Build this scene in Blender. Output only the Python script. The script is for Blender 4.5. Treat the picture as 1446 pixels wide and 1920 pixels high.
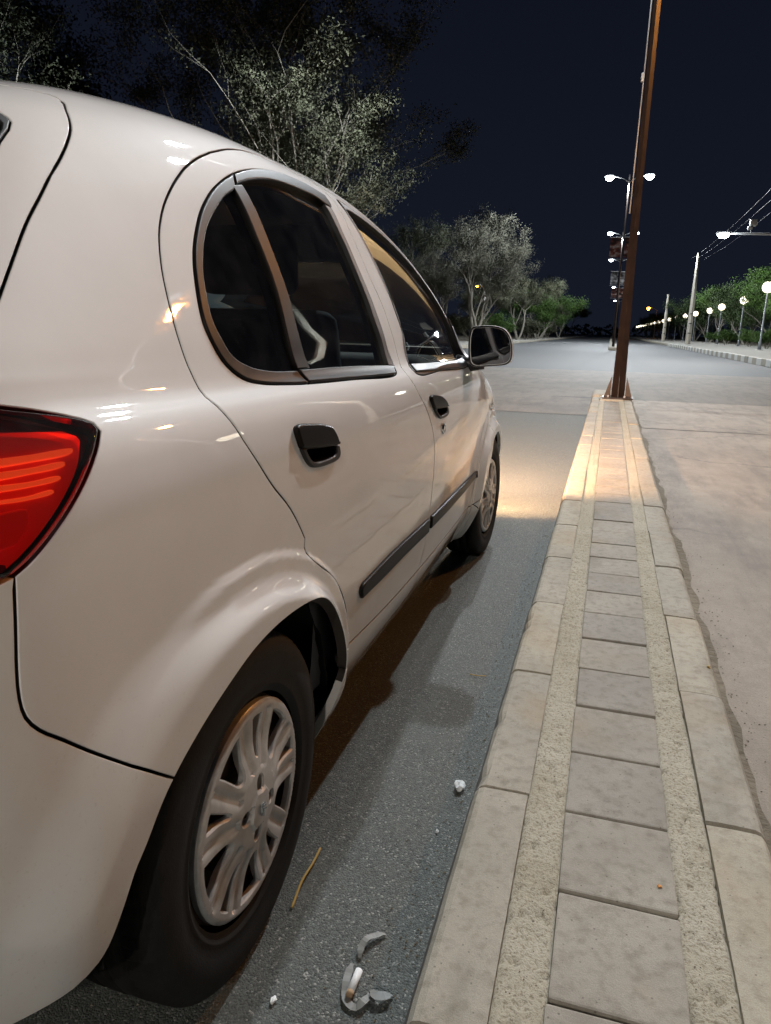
import bpy, bmesh, math, random
import numpy as np
from mathutils import Vector, Matrix, noise
from mathutils.geometry import delaunay_2d_cdt

for o in list(bpy.data.objects):
    bpy.data.objects.remove(o, do_unlink=True)
SC = bpy.context.scene
COL = SC.collection
PI = math.pi
rnd = random.Random(7)

# ------------------------------------------------------------------ camera
cam_data = bpy.data.cameras.new("camera")
cam = bpy.data.objects.new("camera", cam_data)
COL.objects.link(cam)
cR = Vector((0.95734, 0.28803, 0.02334)); cU = Vector((-0.09190, 0.22687, 0.96958)); cF = Vector((-0.27397, 0.93036, -0.24366))
cR.normalize(); cF.normalize(); cU = cR.cross(cF); cU.normalize()
cam.matrix_world = Matrix(((cR.x, cU.x, -cF.x, 0.0), (cR.y, cU.y, -cF.y, 0.0), (cR.z, cU.z, -cF.z, 0.9968), (0, 0, 0, 1)))
cam_data.sensor_fit = 'HORIZONTAL'
cam_data.sensor_width = 36.0
cam_data.lens = 36.0 * 1366.8 / 1446.0
cam_data.clip_start = 0.02
cam_data.clip_end = 3000
SC.camera = cam

# ------------------------------------------------------------------ night sky
W = bpy.data.worlds.new("World"); SC.world = W; W.use_nodes = True
nt = W.node_tree; nt.nodes.clear()
wo = nt.nodes.new("ShaderNodeOutputWorld"); bg = nt.nodes.new("ShaderNodeBackground")
tc = nt.nodes.new("ShaderNodeTexCoord"); sx = nt.nodes.new("ShaderNodeSeparateXYZ"); cr = nt.nodes.new("ShaderNodeValToRGB")
nt.links.new(tc.outputs["Generated"], sx.inputs[0]); nt.links.new(sx.outputs["Z"], cr.inputs[0])
cr.color_ramp.elements[0].position = 0.0; cr.color_ramp.elements[0].color = (0.0066, 0.0088, 0.0160, 1)
cr.color_ramp.elements[1].position = 0.55; cr.color_ramp.elements[1].color = (0.0032, 0.0043, 0.0092, 1)
nt.links.new(cr.outputs[0], bg.inputs[0]); nt.links.new(bg.outputs[0], wo.inputs[0])
bg.inputs[1].default_value = 1.0

SC.view_settings.view_transform = 'Standard'; SC.view_settings.look = 'None'
SC.view_settings.exposure = 0.18; SC.view_settings.gamma = 1.0
SC.render.engine = 'CYCLES'
SC.cycles.use_denoising = True
SC.cycles.max_bounces = 8; SC.cycles.transparent_max_bounces = 12
SC.cycles.sample_clamp_indirect = 6.0
SC.cycles.caustics_reflective = False; SC.cycles.caustics_refractive = False

LED_POWER = 3700.0; LED_COL = (0.90, 0.96, 1.0)
SODIUM_POWER = 950.0; SODIUM_COL = (1.0, 0.38, 0.07)
GLOBE_POWER = 80.0; GLOBE_COL = (1.0, 0.90, 0.72)
HEAD_POWER = 1300.0; HEAD_COL = (1.0, 0.60, 0.36)
FOG_POWER = 210.0; FOG_COL = (1.0, 0.56, 0.27)

# ------------------------------------------------------------------ helpers
def tag(o, label=None, cat=None, group=None, kind=None):
    if label: o["label"] = label
    if cat: o["category"] = cat
    if group: o["group"] = group
    if kind: o["kind"] = kind
    return o

def empty(name, loc=(0, 0, 0), rz=0.0):
    o = bpy.data.objects.new(name, None); COL.objects.link(o)
    o.location = loc; o.rotation_euler = (0, 0, rz); o.empty_display_size = 0.1
    return o

def mk(name, verts, faces, mat, parent=None, smooth=False, normals=None, loc=None):
    me = bpy.data.meshes.new(name)
    me.from_pydata([tuple(map(float, v)) for v in verts], [], [tuple(int(i) for i in f) for f in faces])
    if smooth:
        me.polygons.foreach_set("use_smooth", [True] * len(me.polygons))
    if mat is not None: me.materials.append(mat)
    me.update()
    if normals is not None:
        me.normals_split_custom_set_from_vertices([tuple(map(float, n)) for n in normals])
    o = bpy.data.objects.new(name, me); COL.objects.link(o)
    if parent is not None: o.parent = parent
    if loc is not None: o.location = loc
    return o

def from_bm(name, bm, mat, parent=None, smooth=False, loc=None):
    me = bpy.data.meshes.new(name); bm.normal_update(); bm.to_mesh(me); bm.free()
    if smooth: me.polygons.foreach_set("use_smooth", [True] * len(me.polygons))
    me.materials.append(mat)
    o = bpy.data.objects.new(name, me); COL.objects.link(o)
    if parent is not None: o.parent = parent
    if loc is not None: o.location = loc
    return o

def share(src, name, parent=None, loc=None, rot=None, scale=None):
    o = bpy.data.objects.new(name, src.data); COL.objects.link(o)
    if parent is not None: o.parent = parent
    if loc is not None: o.location = loc
    if rot is not None: o.rotation_euler = rot
    if scale is not None: o.scale = scale
    return o

def rbox_bm(x0, x1, y0, y1, z0, z1, bev=0.0, seg=2):
    bm = bmesh.new()
    vs = [bm.verts.new((x, y, z)) for x in (x0, x1) for y in (y0, y1) for z in (z0, z1)]
    for f in ((0, 1, 3, 2), (4, 6, 7, 5), (0, 4, 5, 1), (2, 3, 7, 6), (0, 2, 6, 4), (1, 5, 7, 3)):
        bm.faces.new([vs[i] for i in f])
    bmesh.ops.recalc_face_normals(bm, faces=bm.faces)
    if bev > 0:
        bmesh.ops.bevel(bm, geom=list(bm.edges), offset=bev, segments=seg, affect='EDGES', profile=0.6)
    return bm

def rbox(name, x0, x1, y0, y1, z0, z1, mat, parent=None, bev=0.0, seg=2, loc=None, smooth=True):
    return from_bm(name, rbox_bm(x0, x1, y0, y1, z0, z1, bev, seg), mat, parent, smooth and bev > 0, loc)

def tube_data(path, radii, sides=8, cap=True):
    """swept tube through points, returns verts, faces"""
    P = [Vector(p) for p in path]; n = len(P); V = []; F = []
    if not hasattr(radii, "__len__"): radii = [radii] * n
    t0 = (P[1] - P[0]).normalized()
    ref = Vector((0, 0, 1)) if abs(t0.z) < 0.9 else Vector((1, 0, 0))
    a = t0.cross(ref).normalized()
    for i in range(n):
        t = (P[min(i + 1, n - 1)] - P[max(i - 1, 0)]).normalized()
        a = (a - t * a.dot(t))
        if a.length < 1e-6: a = t.orthogonal()
        a.normalize(); b = t.cross(a)
        for k in range(sides):
            an = 2 * PI * k / sides
            V.append(P[i] + (a * math.cos(an) + b * math.sin(an)) * radii[i])
    for i in range(n - 1):
        for k in range(sides):
            k2 = (k + 1) % sides
            F.append((i * sides + k, i * sides + k2, (i + 1) * sides + k2, (i + 1) * sides + k))
    if cap:
        F.append(tuple(range(sides - 1, -1, -1))); F.append(tuple((n - 1) * sides + k for k in range(sides)))
    return V, F

def tube(name, path, radii, mat, parent=None, sides=8, loc=None):
    V, F = tube_data(path, radii, sides); return mk(name, V, F, mat, parent, True, loc=loc)

def lathe(name, prof, mat, parent=None, n=64, axis='X', loc=None, smooth=True):
    """prof: (axial, radius) list"""
    V = []; F = []; m = len(prof)
    for k in range(n):
        a = 2 * PI * k / n; c, s = math.cos(a), math.sin(a)
        for (h, r) in prof:
            V.append((h, r * c, r * s) if axis == 'X' else (r * c, r * s, h))
    for k in range(n):
        k2 = (k + 1) % n
        for i in range(m - 1):
            F.append((k * m + i, k * m + i + 1, k2 * m + i + 1, k2 * m + i) if axis == 'X' else (k * m + i, k2 * m + i, k2 * m + i + 1, k * m + i + 1))
    return mk(name, V, F, mat, parent, smooth, loc=loc)

# ------------------------------------------------------------------ materials
def pbsdf(name):
    m = bpy.data.materials.new(name); m.use_nodes = True
    return m, m.node_tree, m.node_tree.nodes["Principled BSDF"]

def plain(name, col, rough=0.5, metal=0.0, spec=0.5, coat=0.0, coat_r=0.03, emit=None, estr=0.0):
    m, t, b = pbsdf(name)
    b.inputs["Base Color"].default_value = (*col, 1); b.inputs["Roughness"].default_value = rough
    b.inputs["Metallic"].default_value = metal; b.inputs["Specular IOR Level"].default_value = spec
    b.inputs["Coat Weight"].default_value = coat; b.inputs["Coat Roughness"].default_value = coat_r
    if emit:
        b.inputs["Emission Color"].default_value = (*emit, 1); b.inputs["Emission Strength"].default_value = estr
    return m

def N_(t, kind, **kw):
    n = t.nodes.new(kind)
    for k, v in kw.items():
        if k in n.inputs: n.inputs[k].default_value = v
        else: setattr(n, k, v)
    return n

def pos(t):
    return t.nodes.new("ShaderNodeNewGeometry").outputs["Position"]

def ramp(t, fac, stops, interp='LINEAR'):
    r = t.nodes.new("ShaderNodeValToRGB"); r.color_ramp.interpolation = interp
    e = r.color_ramp.elements
    while len(e) < len(stops): e.new(0.5)
    for i, (p, c) in enumerate(stops):
        e[i].position = p; e[i].color = (*c, 1) if len(c) == 3 else c
    t.links.new(fac, r.inputs[0]); return r.outputs[0]

def noise_tex(t, vec, scale, detail=4.0, rough=0.55, out="Fac"):
    n = t.nodes.new("ShaderNodeTexNoise"); n.inputs["Scale"].default_value = scale
    n.inputs["Detail"].default_value = detail; n.inputs["Roughness"].default_value = rough
    if vec is not None: t.links.new(vec, n.inputs["Vector"])
    return n.outputs[out]

def voro(t, vec, scale, feature='F1', out="Distance"):
    n = t.nodes.new("ShaderNodeTexVoronoi"); n.feature = feature; n.inputs["Scale"].default_value = scale
    if vec is not None: t.links.new(vec, n.inputs["Vector"])
    return n.outputs[out]

def mix(t, fac, a, b, mode='MIX'):
    n = t.nodes.new("ShaderNodeMix"); n.data_type = 'RGBA'; n.blend_type = mode
    for sock, val in ((n.inputs[0], fac), (n.inputs[6], a), (n.inputs[7], b)):
        if hasattr(val, "links"): t.links.new(val, sock)
        elif isinstance(val, (int, float)): sock.default_value = val
        else: sock.default_value = (*val, 1)
    return n.outputs[2]

def math_(t, op, a, b=None, clamp=False):
    n = t.nodes.new("ShaderNodeMath"); n.operation = op; n.use_clamp = clamp
    for s, v in ((n.inputs[0], a), (n.inputs[1], b)):
        if v is None: continue
        if hasattr(v, "links"): t.links.new(v, s)
        else: s.default_value = v
    return n.outputs[0]

def bump(t, b, height, strength=0.3, dist=0.01):
    n = t.nodes.new("ShaderNodeBump"); n.inputs["Strength"].default_value = strength; n.inputs["Distance"].default_value = dist
    t.links.new(height, n.inputs["Height"]); t.links.new(n.outputs[0], b.inputs["Normal"]); return n

def stretch(t, vec, s):
    n = t.nodes.new("ShaderNodeVectorMath"); n.operation = 'MULTIPLY'; n.inputs[1].default_value = s
    t.links.new(vec, n.inputs[0]); return n.outputs[0]

def asphalt(name, lo, hi, stone, patch, rough=0.8, bstr=0.9):
    m, t, b = pbsdf(name); p = pos(t)
    big = noise_tex(t, p, 0.9, 5); mid = noise_tex(t, p, 14.0, 4, 0.65)
    cell = voro(t, p, 300.0, 'F1', "Color"); cd = voro(t, p, 300.0)
    sep = t.nodes.new("ShaderNodeSeparateColor"); t.links.new(cell, sep.inputs[0])
    base = ramp(t, sep.outputs[0], [(0.0, lo), (0.55, hi), (0.9, hi), (1.0, stone)])
    fine = noise_tex(t, p, 420.0, 3, 0.7)
    base = mix(t, ramp(t, fine, [(0.35, (0, 0, 0)), (0.7, (0.6, 0.6, 0.6))]), base, lo)
    base = mix(t, ramp(t, mid, [(0.42, (0, 0, 0)), (0.75, (0.55, 0.55, 0.55))]), base, patch)
    base = mix(t, ramp(t, big, [(0.4, (0, 0, 0)), (0.7, (0.5, 0.5, 0.5))]), base, patch)
    t.links.new(base, b.inputs["Base Color"]); b.inputs["Roughness"].default_value = rough
    h = math_(t, 'ADD', math_(t, 'MULTIPLY', cd, -1.0), math_(t, 'MULTIPLY', fine, 0.9))
    bump(t, b, h, bstr * 0.75, 0.003)
    return m

M = {}
M['asphalt'] = asphalt('asphalt', (0.032, 0.038, 0.036), (0.122, 0.137, 0.128), (0.42, 0.42, 0.39), (0.100, 0.105, 0.095), 0.78)
M['new_asphalt'] = asphalt('new_asphalt', (0.045, 0.05, 0.054), (0.075, 0.082, 0.088), (0.12, 0.12, 0.12), (0.065, 0.072, 0.078), 0.8, 0.4)
def worn_road(name='worn_road', k=1.0):
    m, t, b = pbsdf(name); p = pos(t)
    n1 = noise_tex(t, p, 0.55, 6, 0.6); n2 = noise_tex(t, p, 9.0, 5, 0.7); n3 = noise_tex(t, p, 240.0, 3, 0.7)
    c = ramp(t, n1, [(0.3, (0.24, 0.207, 0.168)), (0.5, (0.335, 0.292, 0.238)), (0.72, (0.41, 0.36, 0.295))])
    c = mix(t, 1.0, c, (k, k, k), 'MULTIPLY')
    c = mix(t, ramp(t, n2, [(0.4, (0, 0, 0)), (0.8, (0.5, 0.5, 0.5))]), c, (0.21 * k, 0.178 * k, 0.15 * k))
    c = mix(t, ramp(t, n3, [(0.3, (0.35, 0.35, 0.35)), (0.6, (0, 0, 0))]), c, (0.13, 0.11, 0.095))
    w = t.nodes.new("ShaderNodeVectorMath"); w.operation = 'ADD'; t.links.new(p, w.inputs[0])
    t.links.new(stretch(t, noise_tex(t, p, 2.5, 5, 0.6, "Color"), (0.5, 0.5, 0.5)), w.inputs[1])
    cr_ = voro(t, w.outputs[0], 0.42, 'DISTANCE_TO_EDGE')
    crack = ramp(t, cr_, [(0.0, (0.7, 0.7, 0.7)), (0.011, (0, 0, 0))])
    c = mix(t, math_(t, 'MULTIPLY', crack, ramp(t, noise_tex(t, p, 0.8, 2), [(0.38, (0, 0, 0)), (0.55, (1, 1, 1))])), c, (0.06, 0.05, 0.045))
    st = noise_tex(t, stretch(t, p, (3.0, 0.7, 1.0)), 1.6, 6, 0.7)
    c = mix(t, ramp(t, st, [(0.46, (0, 0, 0)), (0.70, (0.75, 0.75, 0.75))]), c, (0.15 * k, 0.132 * k, 0.115 * k))
    gr = voro(t, p, 46.0)
    c = mix(t, ramp(t, gr, [(0.07, (0.75, 0.75, 0.75)), (0.13, (0, 0, 0))]), c, (0.10 * k, 0.09 * k, 0.075 * k))
    t.links.new(c, b.inputs["Base Color"]); b.inputs["Roughness"].default_value = 0.8
    bump(t, b, math_(t, 'ADD', n3, math_(t, 'MULTIPLY', n2, 2.0)), 0.45, 0.004)
    return m
M['worn_road'] = worn_road(); M['worn_dark'] = worn_road('worn_road_dark', 0.5)
def concrete(name, a, b_, stain, pit=0.0, rough=0.85, warm=(0.36, 0.27, 0.16)):
    m, t, b = pbsdf(name); p = pos(t)
    oi = t.nodes.new("ShaderNodeObjectInfo")
    n1 = noise_tex(t, p, 5.0, 6, 0.6); n2 = noise_tex(t, p, 38.0, 5, 0.65); n3 = noise_tex(t, p, 400.0, 2, 0.6)
    c = ramp(t, n1, [(0.3, a), (0.7, b_)])
    c = mix(t, ramp(t, n2, [(0.48, (0, 0, 0)), (0.70, (0.8, 0.8, 0.8))]), c, stain)
    c = mix(t, ramp(t, noise_tex(t, p, 900.0, 2, 0.6), [(0.35, (0.4, 0.4, 0.4)), (0.55, (0, 0, 0))]), c, tuple(x * 0.6 for x in stain))
    c = mix(t, ramp(t, noise_tex(t, stretch(t, p, (2.2, 1.0, 1.0)), 1.7, 5, 0.6), [(0.56, (0, 0, 0)), (0.68, (0.5, 0.5, 0.5))]), c, tuple(x * 0.75 for x in stain))
    c = mix(t, ramp(t, noise_tex(t, p, 3.1, 4, 0.55), [(0.52, (0, 0, 0)), (0.72, (0.42, 0.42, 0.42))]), c, warm)
    c = mix(t, ramp(t, voro(t, p, 60.0), [(0.06, (0.7, 0.7, 0.7)), (0.12, (0, 0, 0))]), c, tuple(x * 0.45 for x in stain))
    c = mix(t, 1.0, c, ramp(t, oi.outputs["Random"], [(0, (0.86, 0.86, 0.87)), (1, (1.06, 1.04, 1.0))]), 'MULTIPLY')
    t.links.new(c, b.inputs["Base Color"]); b.inputs["Roughness"].default_value = rough
    h = math_(t, 'ADD', math_(t, 'MULTIPLY', n2, 1.0), math_(t, 'MULTIPLY', n3, 0.5))
    bump(t, b, h, 0.35, 0.004)
    return m
M['kerb'] = concrete('kerb_concrete', (0.36, 0.338, 0.28), (0.46, 0.43, 0.36), (0.25, 0.23, 0.18))
M['kerb_grime_shade'] = concrete('kerb_grime_shade', (0.13, 0.125, 0.115), (0.19, 0.18, 0.165), (0.09, 0.085, 0.075), warm=(0.16, 0.13, 0.09))  # grime on the sloping kerb face, its shade painted in as well
M['tile'] = concrete('tile_concrete', (0.29, 0.272, 0.238), (0.38, 0.36, 0.315), (0.20, 0.185, 0.155), warm=(0.30, 0.235, 0.15))
def mortar():
    m, t, b = pbsdf('mortar'); p = pos(t)
    v = voro(t, p, 130.0); n2 = noise_tex(t, p, 160.0, 4, 0.7); n1 = noise_tex(t, p, 7.0, 4)
    c = ramp(t, n1, [(0.3, (0.40, 0.365, 0.28)), (0.7, (0.49, 0.46, 0.375))])
    c = mix(t, ramp(t, n2, [(0.36, (0.9, 0.9, 0.9)), (0.49, (0, 0, 0))]), c, (0.25, 0.215, 0.15))
    t.links.new(c, b.inputs["Base Color"]); b.inputs["Roughness"].default_value = 0.92
    bump(t, b, n2, 0.8, 0.006); return m
M['mortar'] = mortar()
def soil(name, a, b_):
    m, t, b = pbsdf(name); p = pos(t)
    c = ramp(t, noise_tex(t, p, 2.0, 6, 0.7), [(0.3, a), (0.7, b_)])
    t.links.new(c, b.inputs["Base Color"]); b.inputs["Roughness"].default_value = 0.95
    bump(t, b, noise_tex(t, p, 30.0, 4), 0.6, 0.03); return m
M['soil'] = soil('soil', (0.07, 0.06, 0.04), (0.13, 0.11, 0.075))
M['sidewalk'] = soil('sidewalk', (0.30, 0.285, 0.25), (0.40, 0.385, 0.35))
M['grime'] = soil('gutter_grime', (0.12, 0.103, 0.075), (0.25, 0.215, 0.16))

def paint():
    m, t, b = pbsdf('white_paint'); p = pos(t)
    n = noise_tex(t, p, 6.0, 5, 0.6)
    c = ramp(t, n, [(0.3, (0.76, 0.755, 0.74)), (0.7, (0.81, 0.805, 0.79))])
    sz = t.nodes.new("ShaderNodeSeparateXYZ"); t.links.new(p, sz.inputs[0])
    # road film on the lowest panels
    low = ramp(t, math_(t, 'ADD', sz.outputs[2], math_(t, 'MULTIPLY', noise_tex(t, p, 14.0, 5, 0.7), 0.10)), [(0.30, (0.5, 0.5, 0.5)), (0.46, (0, 0, 0))])
    c = mix(t, low, c, (0.46, 0.40, 0.33))
    t.links.new(c, b.inputs["Base Color"]); b.inputs["Roughness"].default_value = 0.6; b.inputs["Specular IOR Level"].default_value = 0.15
    b.inputs["Coat Weight"].default_value = 1.0; b.inputs["Coat IOR"].default_value = 1.65
    scr = noise_tex(t, stretch(t, p, (14.0, 30.0, 50.0)), 3.0, 6, 0.75)
    t.links.new(ramp(t, scr, [(0.42, (0.005, 0.005, 0.005)), (0.76, (0.06, 0.06, 0.06))]), b.inputs["Coat Roughness"])
    bn = t.nodes.new("ShaderNodeBump"); bn.inputs["Strength"].default_value = 0.05; bn.inputs["Distance"].default_value = 0.02
    t.links.new(noise_tex(t, p, 5.0, 2, 0.4), bn.inputs["Height"]); t.links.new(bn.outputs[0], b.inputs["Coat Normal"])
    sp = noise_tex(t, p, 190.0, 3, 0.7)
    dust = math_(t, 'MULTIPLY', ramp(t, sp, [(0.60, (0, 0, 0)), (0.75, (0.3, 0.3, 0.3))]), ramp(t, sz.outputs[2], [(0.35, (1, 1, 1)), (0.75, (0.12, 0.12, 0.12))]))
    c2 = mix(t, dust, c, (0.36, 0.31, 0.25)); t.links.new(c2, b.inputs["Base Color"])
    return m
M['paint'] = paint()
M['black_trim'] = plain('black_trim', (0.014, 0.013, 0.014), 0.42, spec=0.3)
M['grey_trim'] = plain('grey_trim', (0.008, 0.0065, 0.006), 0.40, spec=0.10)
M['rubber'] = plain('rubber_seal', (0.012, 0.012, 0.012), 0.6)
M['gap'] = plain('gap_shadow', (0.030, 0.022, 0.017), 0.8)
M['dark'] = plain('dark_cavity', (0.006, 0.006, 0.006), 0.9, spec=0.1)
M['liner'] = plain('arch_liner', (0.012, 0.012, 0.012), 0.9, spec=0.15)
M['seat'] = plain('seat_fabric', (0.075, 0.077, 0.08), 0.9)
M['visor'] = plain('visor_grey', (0.30, 0.29, 0.27), 0.8)
M['chrome'] = plain('chrome', (0.7, 0.7, 0.7), 0.12, metal=1.0)
M['plate'] = plain('number_plate', (0.75, 0.75, 0.72), 0.4)
def glass(name, tint, refl=1.45, smear=0.10):
    m = bpy.data.materials.new(name); m.use_nodes = True; t = m.node_tree; t.nodes.clear()
    o = t.nodes.new("ShaderNodeOutputMaterial"); tr = t.nodes.new("ShaderNodeBsdfTransparent"); gl = t.nodes.new("ShaderNodeBsdfGlossy")
    fr = t.nodes.new("ShaderNodeFresnel"); mx = t.nodes.new("ShaderNodeMixShader"); fr.inputs[0].default_value = refl
    tr.inputs[0].default_value = (*tint, 1)
    gl.inputs["Color"].default_value = (0.95, 1.0, 1.0, 1)
    p = pos(t); sm = noise_tex(t, p, 11.0, 5, 0.65)
    t.links.new(ramp(t, sm, [(0.4, (0.01, 0.01, 0.01)), (0.8, (smear, smear, smear))]), gl.inputs["Roughness"])
    df = t.nodes.new("ShaderNodeBsdfDiffuse"); df.inputs[0].default_value = (0.35, 0.35, 0.35, 1)
    m2 = t.nodes.new("ShaderNodeMixShader")   # thin film of dust
    t.links.new(ramp(t, sm, [(0.40, (0.010, 0.010, 0.010)), (0.8, (0.05, 0.05, 0.05))]), m2.inputs[0])
    t.links.new(tr.outputs[0], m2.inputs[1]); t.links.new(df.outputs[0], m2.inputs[2])
    t.links.new(fr.outputs[0], mx.inputs[0]); t.links.new(m2.outputs[0], mx.inputs[1]); t.links.new(gl.outputs[0], mx.inputs[2])
    t.links.new(mx.outputs[0], o.inputs[0]); return m
M['glass'] = glass('tinted_glass', (0.60, 0.66, 0.65), 1.45, 0.03)
M['red_lens'] = glass('red_lens', (0.95, 0.11, 0.05), 1.5, 0.015)
M['clear_lens'] = glass('clear_lens', (0.9, 0.9, 0.9), 1.5, 0.015)
M['lamp_red'] = plain('lamp_red', (0.80, 0.10, 0.05), 0.35, emit=(1.0, 0.05, 0.01), estr=0.13)  # faint glow of its own added so the reflector looks brighter
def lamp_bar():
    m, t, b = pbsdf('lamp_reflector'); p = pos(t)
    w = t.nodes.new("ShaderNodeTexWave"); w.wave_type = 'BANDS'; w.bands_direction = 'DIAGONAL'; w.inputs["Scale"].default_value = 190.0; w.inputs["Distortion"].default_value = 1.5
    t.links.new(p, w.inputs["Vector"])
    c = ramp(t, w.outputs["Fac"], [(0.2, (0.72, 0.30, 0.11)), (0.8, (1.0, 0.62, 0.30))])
    t.links.new(c, b.inputs["Base Color"]); t.links.new(c, b.inputs["Emission Color"]); b.inputs["Emission Strength"].default_value = 0.6; b.inputs["Roughness"].default_value = 0.25  # glow added to the bars in place of light the optics throw back
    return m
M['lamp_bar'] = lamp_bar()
M['lamp_dark'] = plain('lamp_housing', (0.25, 0.02, 0.015), 0.5)
def tyre_mat():
    m, t, b = pbsdf('tyre'); p = pos(t)
    c = ramp(t, noise_tex(t, p, 25.0, 5, 0.7), [(0.3, (0.006, 0.0058, 0.0055)), (0.8, (0.018, 0.0165, 0.015))])
    t.links.new(c, b.inputs["Base Color"]); b.inputs["Roughness"].default_value = 0.72; b.inputs["Specular IOR Level"].default_value = 0.35
    bump(t, b, noise_tex(t, p, 300.0, 2), 0.2, 0.002); return m
M['tyre'] = tyre_mat()
def hub_mat():
    m, t, b = pbsdf('hub_silver'); p = pos(t)
    c = ramp(t, noise_tex(t, p, 30.0, 5, 0.7), [(0.3, (0.46, 0.45, 0.43)), (0.7, (0.62, 0.61, 0.59))])
    t.links.new(c, b.inputs["Base Color"]); b.inputs["Roughness"].default_value = 0.30; b.inputs["Metallic"].default_value = 0.25
    return m
M['hub'] = hub_mat()
M['rusty_wheel'] = plain('steel_wheel', (0.10, 0.055, 0.03), 0.7)
def pole_mat():
    m, t, b = pbsdf('pole_steel'); p = pos(t)
    n = noise_tex(t, p, 5.0, 5, 0.7)
    c = ramp(t, n, [(0.35, (0.015, 0.009, 0.007)), (0.7, (0.034, 0.020, 0.015))])
    t.links.new(c, b.inputs["Base Color"]); b.inputs["Roughness"].default_value = 0.5; b.inputs["Metallic"].default_value = 0.3
    return m
M['pole'] = pole_mat()
M['lamp_post'] = plain('lamp_post', (0.10, 0.11, 0.12), 0.5)
M['galv'] = plain('galvanised', (0.42, 0.42, 0.42), 0.5, metal=0.5)
M['wood_pole'] = concrete('concrete_pole', (0.34, 0.32, 0.28), (0.44, 0.42, 0.37), (0.2, 0.18, 0.15))
M['wire'] = plain('wire', (0.05, 0.05, 0.05), 0.6)
M['led'] = plain('led_panel', (0.9, 0.9, 0.9), 0.5, emit=(0.85, 0.94, 1.0), estr=60.0)
M['globe'] = plain('opal_globe', (0.9, 0.88, 0.8), 0.4, emit=(1.0, 0.90, 0.66), estr=3.2)
M['sodium'] = plain('sodium_glass', (0.9, 0.6, 0.3), 0.4, emit=(1.0, 0.30, 0.03), estr=30.0)
M['head_bulb'] = plain('head_bulb', (1, 0.9, 0.7), 0.4, emit=(1.0, 0.75, 0.45), estr=30.0)
def bark(name, a, b_):
    m, t, b = pbsdf(name); p = pos(t)
    c = ramp(t, noise_tex(t, stretch(t, p, (6, 6, 1.5)), 3.0, 5, 0.7), [(0.3, a), (0.7, b_)])
    t.links.new(c, b.inputs["Base Color"]); b.inputs["Roughness"].default_value = 0.9
    bump(t, b, noise_tex(t, p, 40.0, 3), 0.5, 0.02); return m
M['bark'] = bark('bark', (0.12, 0.11, 0.09), (0.22, 0.205, 0.17))
M['white_bark'] = bark('painted_bark', (0.42, 0.41, 0.38), (0.56, 0.55, 0.5))
def leaf(name, a, b_, c_):
    m, t, b = pbsdf(name); p = pos(t)
    c = ramp(t, noise_tex(t, p, 0.9, 3, 0.6), [(0.3, a), (0.55, b_), (0.75, c_)])
    t.links.new(c, b.inputs["Base Color"]); b.inputs["Roughness"].default_value = 0.7; b.inputs["Specular IOR Level"].default_value = 0.25
    b.inputs["Subsurface Weight"].default_value = 0.0
    tl = t.nodes.new("ShaderNodeBsdfTranslucent"); t.links.new(c, tl.inputs[0]); mx = t.nodes.new("ShaderNodeMixShader"); mx.inputs[0].default_value = 0.5
    o = t.nodes["Material Output"]; t.links.new(b.outputs[0], mx.inputs[1]); t.links.new(tl.outputs[0], mx.inputs[2]); t.links.new(mx.outputs[0], o.inputs[0])
    return m
M['leaf_olive'] = leaf('olive_leaves', (0.085, 0.092, 0.060), (0.118, 0.125, 0.080), (0.15, 0.15, 0.098))
M['leaf_grey'] = leaf('dry_leaves', (0.13, 0.13, 0.10), (0.17, 0.17, 0.13), (0.21, 0.205, 0.16))
M['leaf_shade'] = leaf('dim_leaves', (0.028, 0.033, 0.020), (0.042, 0.048, 0.028), (0.058, 0.062, 0.038))  # leaf colour darkened to stand for the weak light on these trees
M['leaf_green'] = leaf('green_leaves', (0.06, 0.12, 0.03), (0.10, 0.18, 0.045), (0.15, 0.25, 0.06))
M['leaf_dark'] = leaf('hedge_leaves', (0.055, 0.085, 0.035), (0.08, 0.12, 0.05), (0.11, 0.155, 0.065))
# ------------------------------------------------------------------ the setting
def sheet(name, x0, x1, y0, y1, z, mat, nx=1, ny=1, jag=0.0, parent=None):
    V = []; F = []
    for j in range(ny + 1):
        for i in range(nx + 1):
            x = x0 + (x1 - x0) * i / nx; y = y0 + (y1 - y0) * j / ny
            if jag and (i in (0, nx) or j in (0, ny)):
                q = noise.noise_vector((x * 1.7, y * 1.7, 3.3))
                if j in (0, ny): y += q.y * jag
                if i in (0, nx): x += q.x * jag * 0.1
            V.append((x, y, z))
    for j in range(ny):
        for i in range(nx):
            a = j * (nx + 1) + i; F.append((a, a + 1, a + nx + 2, a + nx + 1))
    return mk(name, V, F, mat, parent)

tag(sheet('ground', -900, 900, -600, 1500, -0.03, M['soil']), kind='structure')
tag(sheet('road', -8.0, 5.4, -60, 700, -0.004, M['new_asphalt']), kind='structure')
# older dark asphalt of the near lane beside the car, worn pale surfacing across the junction and on the right lane
tag(sheet('lane_asphalt', -8.0, -0.16, -60, 9.5, 0.0, M['asphalt'], 40, 4, 0.08), kind='structure')
tag(sheet('junction_surface', -5.2, 5.4, 12.21, 21.5, -0.001, M['worn_dark'], 40, 6, 0.30), kind='structure')
tag(sheet('junction_edge_surface', -5.2, -0.16, 9.56, 12.205, -0.0005, M['worn_dark'], 30, 3, 0.02), kind='structure')
tag(sheet('right_lane_surface', 0.34, 5.4, -60, 8.5, 0.002, M['worn_road'], 30, 6, 0.03), kind='structure')
tag(sheet('right_lane_far_surface', 0.34, 5.4, 8.54, 12.2, 0.002, M['worn_road'], 30, 6, 0.02), kind='structure')
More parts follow.
